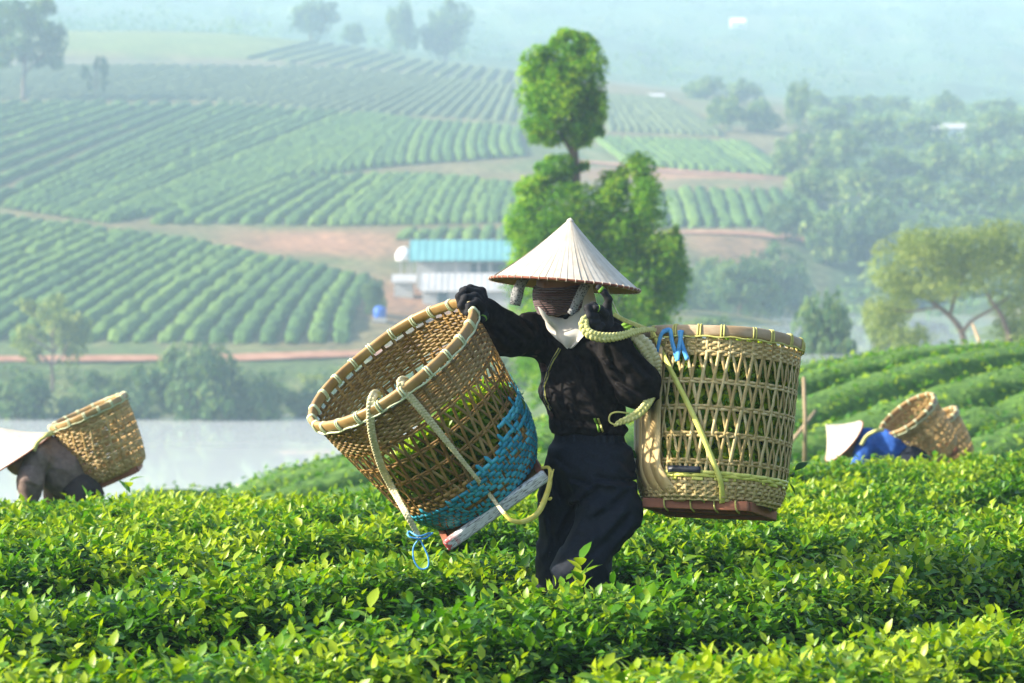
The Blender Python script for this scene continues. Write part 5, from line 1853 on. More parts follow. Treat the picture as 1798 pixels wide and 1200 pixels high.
def cone_hat(parent, centre, axis, R, Hh, n=64, detail=True, rot=0.0):
    """conical palm-leaf hat; child of the wearer, with its strips, hoops and bound rim"""
    hat = empty("conical_hat", (0, 0, 0)); hat.parent = parent
    q = Vector((0, 0, 1)).rotation_difference(Vector(axis).normalized()).to_matrix().to_4x4() @ Matrix.Rotation(rot, 4, 'Z')
    hat.matrix_local = Matrix.Translation(Vector(centre)) @ q
    if not detail:
        n = 28
    # overlapping palm strips from apex to rim
    nz_ = 7
    for v in range(3):
        pass
    meshes = []
    for v in range(6 if detail else 3):
        da = 2 * math.pi / n
        V = []
        for i in range(nz_ + 1):
            t = .018 + (1 - .018) * i / nz_
            r = R * t; z = Hh * (1 - t) - .012 * math.sin(math.pi * t)
            for a, lift in ((-.53, .0), (0, .0006 + .0005 * (v % 3)), (.53, .0014 + .0005 * (v % 4))):
                aa = da * a * (1 + .05 * math.sin(v * 2.1))
                V.append((math.cos(aa) * r, math.sin(aa) * r, z + lift * t))
        meshes.append(np_mesh("palm_strip", V, grid_faces(nz_ + 1, 3), False, m_palm))
    for i in range(n):
        o = mobj("palm_strip", meshes[int(rng.integers(0, len(meshes)))], hat)
        o.rotation_euler = (0, 0, 2 * math.pi * i / n)
    # lining
    pts = [(.002, Hh - .006), (R * .5, Hh * .5 - .014), (R * .985, -.003)]
    V, F = lathe(pts, 48)
    mobj("lining", np_mesh("lining", V, [tuple(reversed(f)) for f in F], True, m_palm_in), hat)
    # inner hoops
    if detail:
        for t in np.linspace(.2, .94, 9):
            V, F = lathe([(R * t, Hh * (1 - t) - .016), (R * t + .002, Hh * (1 - t) - .019), (R * t - .002, Hh * (1 - t) - .019), (R * t, Hh * (1 - t) - .016)], 40)
            mobj("hoop", np_mesh("hoop", V, F, True, m_palm_in), hat)
    rr = .0045 if detail else .005
    V, F = ring_tube([Vector((R * math.cos(a), R * math.sin(a), -.001)) for a in np.linspace(0, 2 * math.pi, 72, endpoint=False)], rr, 8)
    mobj("rim", np_mesh("rim", V, F, True, m_hatrim), hat)
    if detail:
        for i in range(52):
            a = 2 * math.pi * i / 52
            c = Vector((R * math.cos(a), R * math.sin(a), -.001))
            pts = [c + Vector((math.cos(a), math.sin(a), 0)) * (math.cos(b) * .0058) + Vector((0, 0, math.sin(b) * .0058)) for b in np.linspace(0, 2 * math.pi, 8, endpoint=False)]
            V, F = ring_tube(pts, .0011, 4)
            mobj("stitch", np_mesh("stitch", V, F, True, m_thread), hat)
    # apex cap
    V, F = lathe([(.0, Hh + .001), (.004, Hh - .001), (.009, Hh - .0055), (.013, Hh - .0105)], 20)
    mobj("apex", np_mesh("apex", V, F, True, m_palm), hat)
    return hat


# ---- the walking picker
foot = W(1025, 600, 9.4)
picker = empty("person", (foot.x, 9.4, 0.0))
tag(picker, 'tea picker in black jacket and conical hat walking with two large baskets', 'person')
PO = np.array((foot.x, 9.4, 0.0))


def pk(px, py, dy=0.0):
    return np.array(V3(px, py, dy)) - PO


th = math.radians(32)
el = np.array((math.cos(th), -math.sin(th), 0)); ef = np.array((-math.sin(th), -math.cos(th), 0)); eu = np.array((0, 0, 1.0))
BF = np.stack([el, ef, eu])          # lateral, forward, up


def flat(w, d, u=1.0):
    return (BF, (w, d, u))


shR, elR, wrR = pk(962, 590, .11), pk(890, 588, -.06), pk(850, 547, -.15)
shL, elL, wrL = pk(1078, 600, -.07), pk(1118, 678, -.17), pk(1066, 578, -.27)
hipc = pk(1034, 806, 0)
nk = pk(1003, 562, .0)
hd = pk(986, 492, -.02)
hipR, knR, anR = pk(1000, 846, .05), pk(984, 1010, .07), pk(990, 1225, .17)
hipL, knL, anL = pk(1062, 846, -.06), pk(1030, 1000, -.15), pk(1050, 1230, -.06)
anR[2] = .09; anL[2] = .09


def hand(wr, K, tipsets, thumb, r=.0105):
    """palm cone plus five finger chains"""
    pr = []
    Kc = np.mean(K, axis=0)
    for kk in K:
        pr.append((wr, kk, .024, .0135))
    for kk, ch in zip(K, tipsets):
        prev = kk; rr = .0118
        for c in ch:
            pr.append((prev, c, rr, rr * .9)); prev = c; rr *= .9
    prev = wr * .6 + Kc * .4; rr = .0145
    for c in thumb:
        pr.append((prev, c, rr, rr * .86)); prev = c; rr *= .86
    return pr


# right hand grips the rim of the tilted basket from above
K = [pk(846, 512, -.13), pk(838, 514, -.16), pk(834, 521, -.19), pk(836, 531, -.21)]
TIP = [[pk(826, 506, -.145), pk(812, 511, -.16), pk(811, 521, -.165)],
       [pk(818, 509, -.185), pk(805, 521, -.20), pk(808, 536, -.20)],
       [pk(817, 523, -.215), pk(809, 537, -.225), pk(817, 550, -.22)],
       [pk(824, 538, -.23), pk(822, 550, -.235), pk(830, 557, -.225)]]
TH = [pk(850, 548, -.175), pk(852, 556, -.19), pk(846, 562, -.205)]
handR = hand(wrR, K, TIP, TH)
# left hand closed on the plaited strap in front of the shoulder
KL = [pk(1066, 538, -.29), pk(1042, 538, -.315), pk(1042, 550, -.32), pk(1046, 562, -.32)]
TL = [[pk(1069, 526, -.30), pk(1061, 514, -.305), pk(1051, 505, -.305)],
      [pk(1032, 541, -.335), pk(1035, 556, -.345), pk(1047, 556, -.335)],
      [pk(1034, 556, -.34), pk(1038, 568, -.345), pk(1050, 566, -.335)],
      [pk(1042, 572, -.335), pk(1050, 578, -.335), pk(1058, 572, -.325)]]
TTH = [pk(1062, 552, -.31), pk(1054, 543, -.33), pk(1046, 541, -.337)]
handL = hand(wrL, KL, TL, TTH)

body = [
    (pk(1020, 610, .01), pk(1030, 700, .0), .088, .08, flat(1.45, 1.0)),
    (pk(1030, 700, .0), hipc, .08, .085, flat(1.4, 1.05)),
    (shR, pk(1000, 590, .03), .05, .06), (shL, pk(1030, 592, .0), .05, .06),
    (shR, elR, .044, .036), (elR, wrR, .036, .026), (shL, elL, .044, .036), (elL, wrL, .036, .026),
    (nk + eu * -.04, nk + eu * .05, .045, .042),
    (hd + eu * .02, hd + eu * -.005 + ef * .012, .082, .078), (hd - eu * .05 + ef * .03, hd - eu * .085 + ef * .042, .055, .038),
    (hd - eu * .01 + ef * .082, hd - eu * .035 + ef * .094, .010, .012),                       # nose
    (hd + el * .078 - eu * .01, hd + el * .082 - eu * .03, .012, .010), (hd - el * .078 - eu * .01, hd - el * .082 - eu * .03, .012, .010),   # ears
    (hipR, knR, .078, .056), (knR, anR, .052, .034), (hipL, knL, .078, .056), (knL, anL, .052, .034),
    (anR - eu * .05, anR - eu * .055 + ef * .15, .034, .026), (anL - eu * .05, anL - eu * .055 + ef * .15, .034, .026),
]
hands = [(a, b, r1 * .74, r2 * .72) for a, b, r1, r2 in handR + handL]
body = [(b_[0], b_[1], b_[2] * (.86 if i_ in (0, 1, 2, 3, 4, 5, 6, 7, 14, 15, 16, 17) else 1), b_[3] * (.86 if i_ in (0, 1, 2, 3, 4, 5, 6, 7, 14, 15, 16, 17) else 1), *b_[4:]) for i_, b_ in enumerate(body)]
fm, fh = sdf(body, .022), sdf(hands, .003)
lo_, hi_ = bounds(body + hands, .03)
V, F = surfnets(lambda P: smin(fm(P), fh(P), .004), lo_, hi_, .0095)
me = np_mesh("body", V, F, True, m_skin)
mobj("body", me, picker)
# eyes under the brim
m_eye = surf_mat("eye", [(.3, (.02, .015, .012)), (.7, (.03, .02, .015))], scale=(1, 1, 1), rough=.15, bump=0)
for s in (-1, 1):
    V, F = lathe([(.0, .010), (.009, .006), (.013, 0), (.009, -.006), (0, -.010)], 12)
    o = mobj("eye", np_mesh("eye", V, F, True, m_eye), picker); o.location = Vector(hd + el * s * .032 + ef * .078 + eu * .022)

# jacket
jk = [
    (pk(1016, 612, .02), pk(1026, 690, .0), .094, .094, flat(1.42, 1.05)),
    (pk(1026, 690, .0), pk(1034, 752, .0), .094, .086, flat(1.44, 1.08)),
    (shR, pk(1000, 592, .03), .062, .075), (shL, pk(1036, 596, -.01), .066, .08),
    (nk - eu * .05, nk - eu * .012, .078, .060),
    (shR, elR, .066, .062), (elR, wrR + (elR - wrR) * .08, .060, .040),
    (shL, elL, .072, .072), (elL, wrL + (elL - wrL) * .12, .068, .044),
    (elL + pk(1132, 684, -.14) - pk(1118, 678, -.17), elL, .045, .06),
]


def creases(P, segs, ymax=.06):
    """folds pressed into the cloth along lines (photo pixels), on the side that faces the camera"""
    out = np.zeros(len(P))
    fr = np.clip((ymax - P[:, 1]) / .04, 0, 1)
    for a, b, w, dpt in segs:
        A = pk(*a); B = pk(*b)
        a2 = A[[0, 2]]; ab = B[[0, 2]] - a2
        q = P[:, [0, 2]] - a2
        t = (q @ ab) / (ab @ ab); tc_ = np.clip(t, 0, 1)
        v = q - tc_[:, None] * ab
        sd = (q[:, 0] * ab[1] - q[:, 1] * ab[0]) / np.linalg.norm(ab)
        dd = np.linalg.norm(v, axis=1)
        env = np.exp(-(np.maximum(0, np.abs(t - .5) - .35) / .15) ** 2)
        out += fr * env * dpt * (np.exp(-(dd / w) ** 2) - .75 * np.exp(-((sd - 1.9 * w) / w) ** 2) * (dd < 5 * w))
    return out


JC = [((1062, 640), (1120, 700), .008, .011), ((1056, 620), (1098, 664), .008, .011), ((1090, 610), (1140, 660), .009, .010), ((1108, 600), (1150, 640), .008, .008), ((1072, 662), (1128, 690), .007, .010),
      ((1060, 600), (1076, 640), .007, .010), ((1040, 620), (1060, 690), .009, .011), ((880, 560), (930, 600), .008, .010), ((868, 575), (905, 606), .007, .009), ((905, 548), (945, 590), .008, .010),
      ((940, 560), (962, 600), .008, .011), ((955, 640), (1000, 720), .010, .009), ((1000, 700), (1030, 756), .007, .010), ((1020, 660), (1080, 740), .010, .010), ((960, 700), (990, 752), .008, .010),
      ((1085, 710), (1060, 756), .007, .010), ((985, 735), (1060, 742), .008, .009), ((1010, 620), (1030, 660), .009, .008)]
TC = [((1040, 832), (1116, 842), .009, .014), ((1000, 836), (1040, 846), .008, .012), ((1052, 850), (1000, 890), .011, .014), ((1100, 860), (1040, 905), .011, .012), ((1110, 890), (1040, 960), .012, .012),
      ((1118, 915), (1060, 985), .010, .010), ((1015, 880), (985, 960), .012, .013), ((1000, 900), (966, 985), .012, .014), ((965, 830), (985, 880), .009, .012), ((1085, 800), (1112, 830), .008, .010),
      ((960, 880), (972, 960), .008, .010), ((1050, 930), (1010, 1000), .010, .011), ((1020, 790), (1060, 812), .008, .008), ((975, 800), (1000, 820), .008, .008)]


def jw(P):
    w = fold(P, (.2, .1, 1), 9, .010, 3, .2) + fold(P, (.75, 0, .65), 15, .012, 5, .14) + fold(P, (-.5, .3, .9), 22, .007, 8, .16)
    return w + creases(P, JC)


wl = pk(1034, 762, 0)[2]
me = sdf_mesh("jacket", jk, .0068, .028, 0, m_jacket, jw, lambda P: wl - P[:, 2] - .004 * np.sin(P[:, 0] * 60))
vv = np.empty(len(me.vertices) * 3, np.float32); me.vertices.foreach_get('co', vv); vv = vv.reshape(-1, 3).astype(float)
lat = (vv - pk(1000, 650, 0)) @ el; hz_ = vv[:, 2]
pm = np.clip((-.005 - lat) / .03, 0, 1) * np.clip((pk(0, 612)[2] - hz_) / .03, 0, 1) * np.clip((hz_ - pk(0, 745)[2]) / .03, 0, 1) * np.clip((lat + .22) / .03, 0, 1)
a = me.attributes.new('print', 'FLOAT', 'POINT'); a.data.foreach_set('value', pm.astype(np.float32))
jo = mobj("jacket", me, picker)


def bvh_of(me):
    from mathutils.bvhtree import BVHTree
    n = len(me.vertices); v = np.empty(n * 3, np.float32); me.vertices.foreach_get('co', v)
    return BVHTree.FromPolygons([tuple(q) for q in v.reshape(-1, 3)], [tuple(p_.vertices) for p_ in me.polygons])


jb = bvh_of(me)


def on_cloth(bvh, px, py, off=.002):
    o = Vector((0, 0, ZC)) - Vector(PO); q = W(px, py, 9.4) - Vector(PO)
    h_ = bvh.ray_cast(o, (q - o).normalized())
    return (np.array(h_[0] + h_[1] * off), np.array(h_[1])) if h_[0] is not None else (np.array(q), np.array((0, -1, 0)))


def cloth_strip(name, bvh, pix, width, thick, mat, parent, off=.0025, n=40):
    kk = np.linspace(0, len(pix) - 1, n); pa = np.array(pix, float)
    q = [on_cloth(bvh, np.interp(v_, range(len(pix)), pa[:, 0]), np.interp(v_, range(len(pix)), pa[:, 1]), off) for v_ in kk]
    P = resample([a for a, b in q], n); N_ = resample([b for a, b in q], n)
    N_ /= np.linalg.norm(N_, axis=1, keepdims=True)
    T = np.gradient(P, axis=0); T /= np.linalg.norm(T, axis=1, keepdims=True); Wd = np.cross(N_, T); Wd /= np.linalg.norm(Wd, axis=1, keepdims=True)
    return mobj(name, np_strip(name, P, N_, Wd, width, thick, mat), parent)


zp = [(983, 612), (972, 632), (962, 655), (956, 680), (958, 702), (966, 720)]
z_ = cloth_strip("zip", jb, zp, .0105, .003, m_bindyel, jo)
cloth_strip("zip_teeth", jb, zp, .004, .0045, m_tape, z_, .004)
cloth_strip("sticker", jb, [(1044, 734), (1048, 744), (1052, 758)], .0075, .002, m_green, jo, .003, 12)
cloth_strip("sticker", jb, [(1050, 734), (1054, 744), (1058, 758)], .0065, .002, m_bindyel, jo, .003, 12)
# cuffs
for wr, e_, s in ((wrR, elR, 1), (wrL, elL, 2)):
    dv = (e_ - wr) / np.linalg.norm(e_ - wr)
    me = sdf_mesh("cuff", [(wr + dv * .012, wr + dv * .05, .034, .040)], .004, .01, 0, m_jacket, lambda P: .002 * np.sin((P @ dv) * 700), lambda P: np.maximum((P - wr) @ -dv + .008, (P - wr) @ dv - .055))
    mobj("cuff", me, jo)

# trousers
tr = [
    (pk(1034, 772, .0), pk(1034, 815, 0), .088, .094, flat(1.42, 1.08)),
    (pk(1034, 815, 0), pk(1034, 842, .0), .094, .088, flat(1.36, 1.05)),
    (hipR + eu * -.0, knR, .084, .070), (knR, anR, .070, .052),
    (hipL, pk(1066, 905, -.10), .092, .094), (pk(1066, 905, -.10), pk(1024, 995, -.17), .094, .080), (pk(1024, 995, -.17), anL, .080, .055),
]


def tw(P):
    w = fold(P, (.3, .1, 1), 8, .014, 13, .22) + fold(P, (.8, 0, -.6), 10, .02, 15, .15) + fold(P, (.9, 0, .6), 18, .010, 18, .16)
    zz = P[:, 2]
    top_ = np.clip((zz - (pk(0, 786)[2])) / .02, 0, 1)
    w = w + creases(P, TC)
    return w * (1 - .8 * top_) + top_ * (.004 * np.sin(P[:, 0] * 260 + P[:, 1] * 120) + .004)


tzt = pk(0, 760)[2]; tzb = .11
me = sdf_mesh("trousers", tr, .0075, .03, 0, m_trouser, tw, lambda P: np.maximum(P[:, 2] - tzt, tzb - P[:, 2]))
to = mobj("trousers", me, picker)
# rubber shoes hidden in the tea
for an in (anR, anL):
    me = sdf_mesh("shoe", [(an - eu * .045, an - eu * .05 + ef * .15, .045, .036)], .008, .02, 0, m_tape, None, lambda P: .002 - P[:, 2])
    mobj("shoe", me, picker)

# gloves with green fingertips
for pr, Kx, tips, th_, wr, e_ in ((handR, K, TIP, TH, wrR, elR), (handL, KL, TL, TTH, wrL, elL)):
    dv = (e_ - wr) / np.linalg.norm(e_ - wr)
    me = sdf_mesh("glove", pr + [(wr, wr + dv * .03, .026, .027)], .0034, .006, .0012, m_glove)
    go = mobj("glove", me, picker)
    for ch, f0, f1 in ((tips[0], .35, .75), (th_, .3, .65)):
        a, b = ch[-2], ch[-1]
        u_ = (b - a) / np.linalg.norm(b - a); l_ = np.linalg.norm(b - a)
        me2 = sdf_mesh("green_band", [(a, b, .0116, .0106)], .0018, .004, .0010, m_green, None, lambda P: np.maximum(f0 * l_ - (P - a) @ u_, (P - a) @ u_ - f1 * l_))
        mobj("green_band", me2, go)
    me2 = sdf_mesh("green_band", [(wr + dv * .008, wr + dv * .02, .031, .032)], .003, .004, .0005, m_green, None, lambda P: np.maximum((P - wr) @ -dv + .004, (P - wr) @ dv - .018))
    mobj("green_band", me2, go)

# knitted mask from nose to collar
mk = [(hd - eu * .03 + ef * .085, hd - eu * .05 + ef * .09, .026, .03), (hd - eu * .035 + ef * .012, hd - eu * .05 + ef * .02, .088, .086), (hd - eu * .06 + ef * .035, hd - eu * .112 + ef * .05, .062, .05), (nk + eu * .03 + ef * .015, nk - eu * .01 + ef * .02, .062, .066)]
nplane = hd - eu * .026 + ef * .10
npn = (eu * .96 - ef * -.12); npn = npn / np.linalg.norm(npn)
me = sdf_mesh("knit_mask", mk, .0055, .025, 0, m_knit, lambda P: .0022 * np.sin(P[:, 2] * 520 + 30 * (P @ el) ** 2 + (P @ ef) * 60), lambda P: np.maximum((P - nplane) @ npn, pk(0, 554)[2] + .010 * np.clip(np.abs((P - hd) @ el) / .06, 0, 2) ** 2 - P[:, 2]))
mobj("knit_mask", me, picker)
# hood cloth at the back of the head
hoodp = [(hd + ef * -.03 + eu * .0, hd + ef * -.035 - eu * .07, .088, .082), (nk - ef * .02 + eu * .04, nk - ef * .01 - eu * .0, .075, .082)]
me = sdf_mesh("head_cloth", hoodp, .006, .03, 0, m_kerchief, lambda P: fold(P, (1, .3, .2), 16, .008, 31, .3), lambda P: (P - (hd + ef * .012)) @ ef)
mobj("head_cloth", me, picker)

# cream kerchief knotted over the collar, hanging to a point
jn, ni = 22, 18
Vk = []
top_l, top_r, tipk = np.array((942, 535.)), np.array((1024, 540.)), np.array((1003, 613.))
for i in range(ni):
    t = i / (ni - 1)
    for j in range(jn):
        s = j / (jn - 1)
        lft = top_l * (1 - t) + (tipk + np.array((-7, -2))) * t + np.array((-6 * math.sin(math.pi * t), 6 * math.sin(math.pi * t)))
        rgt = top_r * (1 - t) + (tipk + np.array((3, -1))) * t + np.array((14 * math.sin(math.pi * t), 10 * math.sin(math.pi * t)))
        pxy = lft * (1 - s) + rgt * s + np.array((0, 20 * math.sin(math.pi * s) * (1 - t)))
        dep = -.112 + .012 * (1 - t) ** 2 - .02 * math.sin(math.pi * s) * t + .02 * t - .012 * math.sin(s * 9 + t * 3) * (1 - .4 * t) + .05 * s * (1 - t) - .02 * (1 - s) * 0
        q = pk(pxy[0], pxy[1], dep)
        # keep in front of jacket
        hp, hn = on_cloth(jb, pxy[0], pxy[1], .010 + .007 * math.sin(s * 11 + t * 5) * (.4 + t))
        if t > .2: q = hp * min(1, (t - .2) * 4) + q * (1 - min(1, (t - .2) * 4))
        Vk.append(q)
me = np_mesh("kerchief", Vk, grid_faces(ni, jn), True, m_kerchief)
ko = mobj("kerchief", me, picker)
md = ko.modifiers.new("t", 'SOLIDIFY'); md.thickness = .003; md.offset = 0
md = ko.modifiers.new("s", 'SMOOTH'); md.iterations = 3
md = ko.modifiers.new("u", 'SUBSURF'); md.levels = 1; md.render_levels = 1
# hat, and its chin ribbons
hc = W(991.5, 500.0, 9.385)
ax = Vector((math.sin(math.radians(-5.0)) * -1, math.sin(math.radians(4.0)), 1.0))
cone_hat(picker, np.array(hc) - PO, ax, .2475, .221, 66, True)


def ribbon_px(name, pix, width, thick, mat, parent, n=24, wob=0.0):
    P = resample([pk(*q) for q in pix], n)
    T = np.gradient(P, axis=0); T /= np.linalg.norm(T, axis=1, keepdims=True)
    f_ = np.tile((.15, -1, .1), (n, 1)); S = np.cross(T, f_); S /= np.linalg.norm(S, axis=1, keepdims=True); N_ = np.cross(S, T)
    if np.isscalar(width): width = np.full(n, width)
    else: width = np.interp(np.linspace(0, 1, n), np.linspace(0, 1, len(width)), width)
    if wob: P = P + N_ * (wob * np.sin(np.linspace(0, 9, n)))[:, None]
    return mobj(name, np_strip(name, P, -N_, S, width, thick, mat), parent)


ribbon_px("chin_ribbon", [(922, 484, -.10), (914, 500, -.12), (908, 518, -.125), (904, 536, -.12)], [.036, .034, .04, .034], .003, m_check, picker, 24, .004)
ribbon_px("chin_ribbon", [(1030, 498, -.16), (1022, 512, -.165), (1014, 528, -.165), (1006, 544, -.16), (1000, 552, -.165)], [.03, .032, .028, .024, .02], .003, m_check, picker, 24, .004)
ribbon_px("hat_cord", [(1066, 503, -.1), (1080, 540, -.16), (1100, 575, -.2)], .003, .003, m_bindpale, picker)

# plaited shoulder strap of the upright basket
def p2(px, py, dy):
    return np.array(B2.Mi @ Vector(V3(px, py, dy)))


fl2 = face_local(B2)
braid("plaited_strap", [p2(1036, 556, -.345), p2(1027, 562, -.355), p2(1026, 576, -.365), p2(1038, 588, -.37), p2(1062, 593, -.36), p2(1090, 590, -.33), p2(1118, 582, -.27), p2(1140, 579, -.20), p2(1152, 580, -.17)], .031, m_braidyel, B2.root, 170, taper=[(0, .55), (.2, 1), (.5, 1.0), (.75, .7), (1, .4)], facing=fl2)
braid("plaited_strap", [p2(1078, 552, -.30), p2(1095, 562, -.28), p2(1115, 570, -.25), p2(1140, 580, -.19)], .018, m_braidyel, B2.root, 90, taper=[(0, .8), (1, .8)], facing=fl2)
braid("plaited_strap", [p2(1104, 582, -.25), p2(1126, 600, -.235), p2(1142, 622, -.21), p2(1150, 645, -.18), p2(1152, 662, -.15)], .05, m_braid, B2.root, 110, period=.9, taper=[(0, .5), (.35, 1), (.7, .9), (1, .5)], facing=fl2)
braid("plaited_strap", [p2(1146, 690, -.19), p2(1138, 706, -.23), p2(1126, 722, -.245), p2(1108, 734, -.25), p2(1088, 742, -.25), p2(1078, 748, -.25)], .030, m_braidyel, B2.root, 110, taper=[(0, 1), (.5, .9), (.8, .6), (1, .25)], facing=fl2)
cord_px("strap_curl", B2, [(1080, 747, 9.15), (1070, 740, 9.15), (1072, 728, 9.15), (1084, 724, 9.15), (1104, 726, 9.16)], .0028, m_bindyel, 30)
# green plastic strip frayed under the strap
P = resample([p2(1098, 566, -.235), p2(1106, 586, -.235), p2(1120, 612, -.225), p2(1138, 632, -.205), p2(1148, 640, -.19)], 40)
T = np.gradient(P, axis=0); T /= np.linalg.norm(T, axis=1, keepdims=True); S = np.cross(T, np.broadcast_to(fl2, P.shape)); S /= np.linalg.norm(S, axis=1, keepdims=True)
mobj("green_strip", np_strip("green_strip", P, np.cross(S, T), S, .034 + .012 * (np.arange(40) % 3 - 1), .0014, m_green), B2.root)

# ------------------------------------------------------------------ the two bent pickers on the crest
m_brownshirt = surf_mat("brown_shirt", [(.3, (.16, .11, .088)), (.7, (.26, .185, .15))], scale=(30, 30, 30), rough=.85, bump=.2, bump_dist=.004)
m_brownpants = surf_mat("dark_brown_trousers", [(.3, (.035, .027, .024)), (.7, (.06, .047, .04))], scale=(30, 30, 30), rough=.85, bump=.2, bump_dist=.004)
m_blueshirt = surf_mat("blue_shirt", [(.3, (.015, .06, .26)), (.7, (.03, .12, .42))], scale=(30, 30, 30), rough=.8, bump=.2, bump_dist=.004)
m_cane_far = weave_mat("golden_cane", [(.15, (.30, .18, .055)), (.5, (.46, .30, .11)), (.85, (.58, .43, .2))])


def far_basket(label, name, rim_px, d, rdir, s_tilt, R, L, mat, stripe=None):
    rd = Vector((rdir[0], 0, -rdir[1])).normalized()
    c = math.sqrt(1 - s_tilt ** 2)
    Z = Vector((-rd.z * c, -s_tilt, rd.x * c)).normalized()
    Y = Z.cross(rd)
    b = Basket(name, label, None, W(*rim_px, d) - Z * L, rd, Y, Z, [(0, R * .62), (.03, R * .80), (.1, R * .88), (L * .6, R * .95), (L + .02, R)], L, 26)
    zl0, zl1 = L * .22, L * .80
    b.stakes(.01, zl0, zl1, L - .01, .07, lambda s, i: mat, width=.012, ns=14)
    z = .012; k = 0
    while z < zl0:
        b.weaver("weaver", z, .0135, mat, (k % 2) * math.pi, .003, spw=5); z += .014; k += 1
    for i in range(5):
        zz = zl0 + .02 + i * (zl1 - zl0) / 5
        for j in range(3):
            b.weaver("weaver", zz + j * .0125, .012, mat, (j % 2) * math.pi, .003, spw=5)
    z = zl1 + .006; k = 0
    while z < L - .03:
        b.weaver("weaver", z, .0125, mat, (k % 2) * math.pi, .003, spw=5); z += .013; k += 1
    b.rim(.034, m_bamboo, m_bindpale, m_bindpale, 16, .011)
    for sx in (-1, 1):
        board("board", b, (-R * .55, sx * R * .55), (R * .55, sx * R * .55), .03, .022, m_redwood, -.006)
        board("board", b, (sx * R * .55, -R * .54 + .014), (sx * R * .55, R * .54 - .014), .03, .022, m_redwood, -.006)
    return b


def bent_picker(label, d, torso, arms, legs, head, shirt, pants, hatc, hatax, R, Hh):
    fp = W(torso[0][0], 600, d)
    gz = float(TZ(fp.x, d))
    e = empty("person", (fp.x, d, gz)); tag(e, label, 'person')
    o = np.array((fp.x, d, gz))

    def q(px, py, dy=0.0):
        return np.array(W(px, py, d + dy)) - o
    T = [(q(*torso[i][:3]), q(*torso[i + 1][:3]), torso[i][3], torso[i + 1][3]) for i in range(len(torso) - 1)]
    A = []
    for arm in arms:
        A += [(q(*arm[i][:3]), q(*arm[i + 1][:3]), arm[i][3], arm[i + 1][3]) for i in range(len(arm) - 1)]
    Lg = []
    for lg in legs:
        a = q(*lg[0][:3]); b = q(*lg[1][:3]); b[2] = .42; c = b + np.array((.05, .05, -.34))
        Lg += [(a, b, lg[0][3], lg[1][3]), (b, c, lg[1][3], lg[1][3] * .75), (c, c + np.array((-.12, -.05, -.03)), .04, .03)]
    hd_ = q(*head)
    Hd = [(hd_, hd_ + np.array((-.03, -.02, -.03)), .085, .075), (hd_ + np.array((-.06, -.03, -.04)), hd_ + np.array((-.085, -.04, -.055)), .04, .012), (hd_, T[-1][1], .05, .055)]
    hands = []
    for arm in arms:
        w_ = q(*arm[-1][:3])
        hands.append((w_, w_ + np.array((-.02, -.01, -.05)), .028, .026))
        for k in range(4):
            f0 = w_ + np.array((-.03 + .018 * k, -.02, -.07)); hands.append((w_ + np.array((-.02 + .01 * k, -.01, -.05)), f0, .012, .010)); hands.append((f0, f0 + np.array((.012, -.012, -.035)), .010, .008))
        hands.append((w_ + np.array((.01, -.01, -.02)), w_ + np.array((.04, -.03, -.05)), .012, .010))
    sm = lambda L_, s: [(a, b, r1 * s, r2 * s) for a, b, r1, r2 in L_]
    mobj("body", sdf_mesh("body", sm(T, .85) + sm(A, .75) + sm(Lg, .75) + Hd + hands, .014, .02, 0, m_skin), e)
    wr = lambda P: fold(P, (1, 0, .6), 9, .018, 41, .35) + fold(P, (.2, .2, 1), 14, .008, 43, .3)
    mobj("shirt", sdf_mesh("shirt", T + A, .010, .035, 0, shirt, wr), e)
    mobj("trousers", sdf_mesh("trousers", Lg[:2] + Lg[3:5] + [(Lg[0][0], Lg[3][0], Lg[0][2] * 1.05, Lg[3][2] * 1.05)], .012, .04, 0.006, pants, wr, lambda P: .1 - P[:, 2]), e)
    cone_hat(e, q(*hatc), hatax, R, Hh, detail=False)
    return e, q


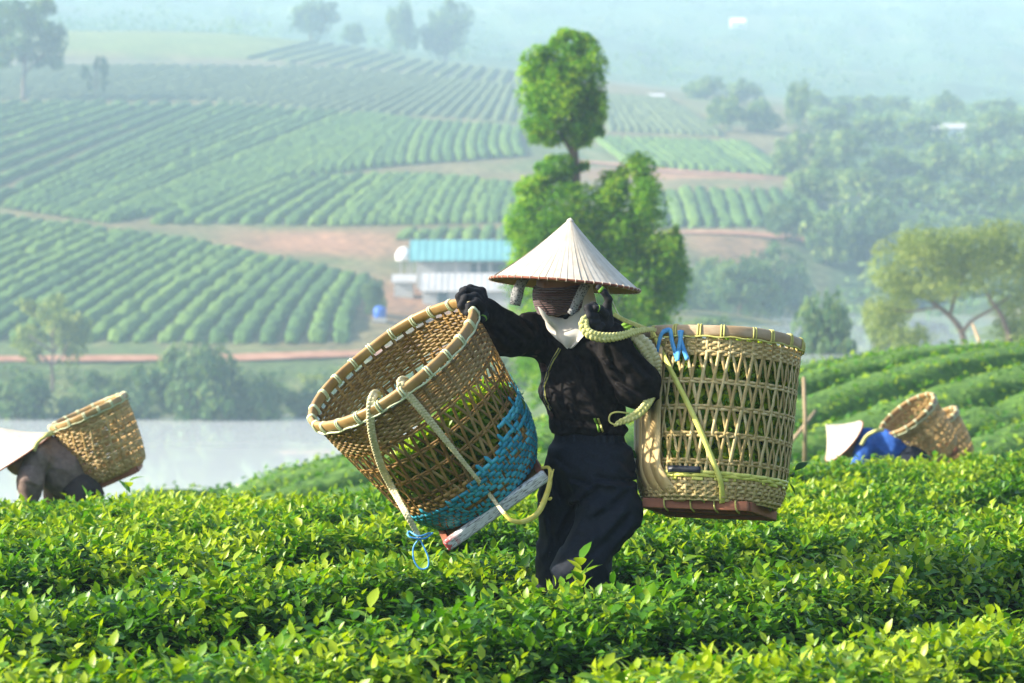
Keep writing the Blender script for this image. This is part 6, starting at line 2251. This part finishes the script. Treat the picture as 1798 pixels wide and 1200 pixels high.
dL = 15.6
bent_picker('bent tea picker in a brown shirt at the left edge, basket on back', dL,
            [(136, 852, 0, .105), (112, 824, -.02, .125), (80, 800, -.04, .115)],
            [[(66, 800, -.16, .068), (54, 842, -.2, .058), (52, 892, -.18, .045)], [(86, 812, .14, .065), (98, 850, .16, .055), (92, 900, .14, .042)]],
            [[(146, 866, -.07, .085), (146, 930, -.06, .075)], [(144, 866, .08, .085), (155, 930, .1, .085)]],
            (46, 802, -.06), m_brownshirt, m_brownpants, (28, 801, -.06), (-.52, -.12, .84), .232, .19)
bl_ = far_basket('golden woven basket on the back of the brown-shirted picker', "carried_basket", (153, 719), dL + .02, (.915, -.403), .07, .226, .40, m_cane_far)
pts = [np.array(bl_.Mi @ W(*q)) for q in ((95, 760, dL - .2), (82, 764, dL - .25), (66, 776, dL - .24), (58, 792, dL - .25))]
P = resample(pts, 16); T = np.gradient(P, axis=0); T /= np.linalg.norm(T, axis=1, keepdims=True); fl_ = face_local(bl_)
S = np.cross(T, np.broadcast_to(fl_, P.shape)); S /= np.linalg.norm(S, axis=1, keepdims=True)
mobj("shoulder_strap", np_strip("shoulder_strap", P, np.cross(S, T), S, .026, .004, m_braidyel), bl_.root)

dR = 20.3
bent_picker('bent tea picker in a bright blue shirt at the right, hat lowered to the leaves', dR,
            [(1592, 806, 0, .13), (1556, 792, -.03, .135), (1524, 780, -.05, .115)],
            [[(1518, 786, -.16, .066), (1506, 822, -.22, .055), (1496, 850, -.24, .042)], [(1530, 790, .14, .066), (1540, 825, .16, .055), (1520, 850, .1, .042)]],
            [[(1600, 815, -.09, .11), (1605, 860, -.06, .085)], [(1602, 815, .09, .11), (1610, 860, .1, .085)]],
            (1496, 778, -.06), m_blueshirt, m_trouser, (1482, 775, -.06), (-.74, -.16, .66), .188, .182)
br_ = far_basket('tan basket with open mouth on the back of the blue-shirted picker', "carried_basket", (1592, 726), dR + .0, (.795, -.606), .20, .228, .40, m_cane_far)
far_basket('second tan basket half hidden behind the one of the blue-shirted picker', "carried_basket", (1634, 742), dR + .75, (.85, -.53), .10, .215, .36, m_cane_far)
pts = [np.array(br_.Mi @ W(*q)) for q in ((1552, 755, dR - .18), (1538, 757, dR - .24), (1522, 766, dR - .22), (1512, 782, dR - .24))]
P = resample(pts, 16); T = np.gradient(P, axis=0); T /= np.linalg.norm(T, axis=1, keepdims=True); fl_ = face_local(br_)
S = np.cross(T, np.broadcast_to(fl_, P.shape)); S /= np.linalg.norm(S, axis=1, keepdims=True)
mobj("shoulder_strap", np_strip("shoulder_strap", P, np.cross(S, T), S, .026, .004, m_braidyel), br_.root)
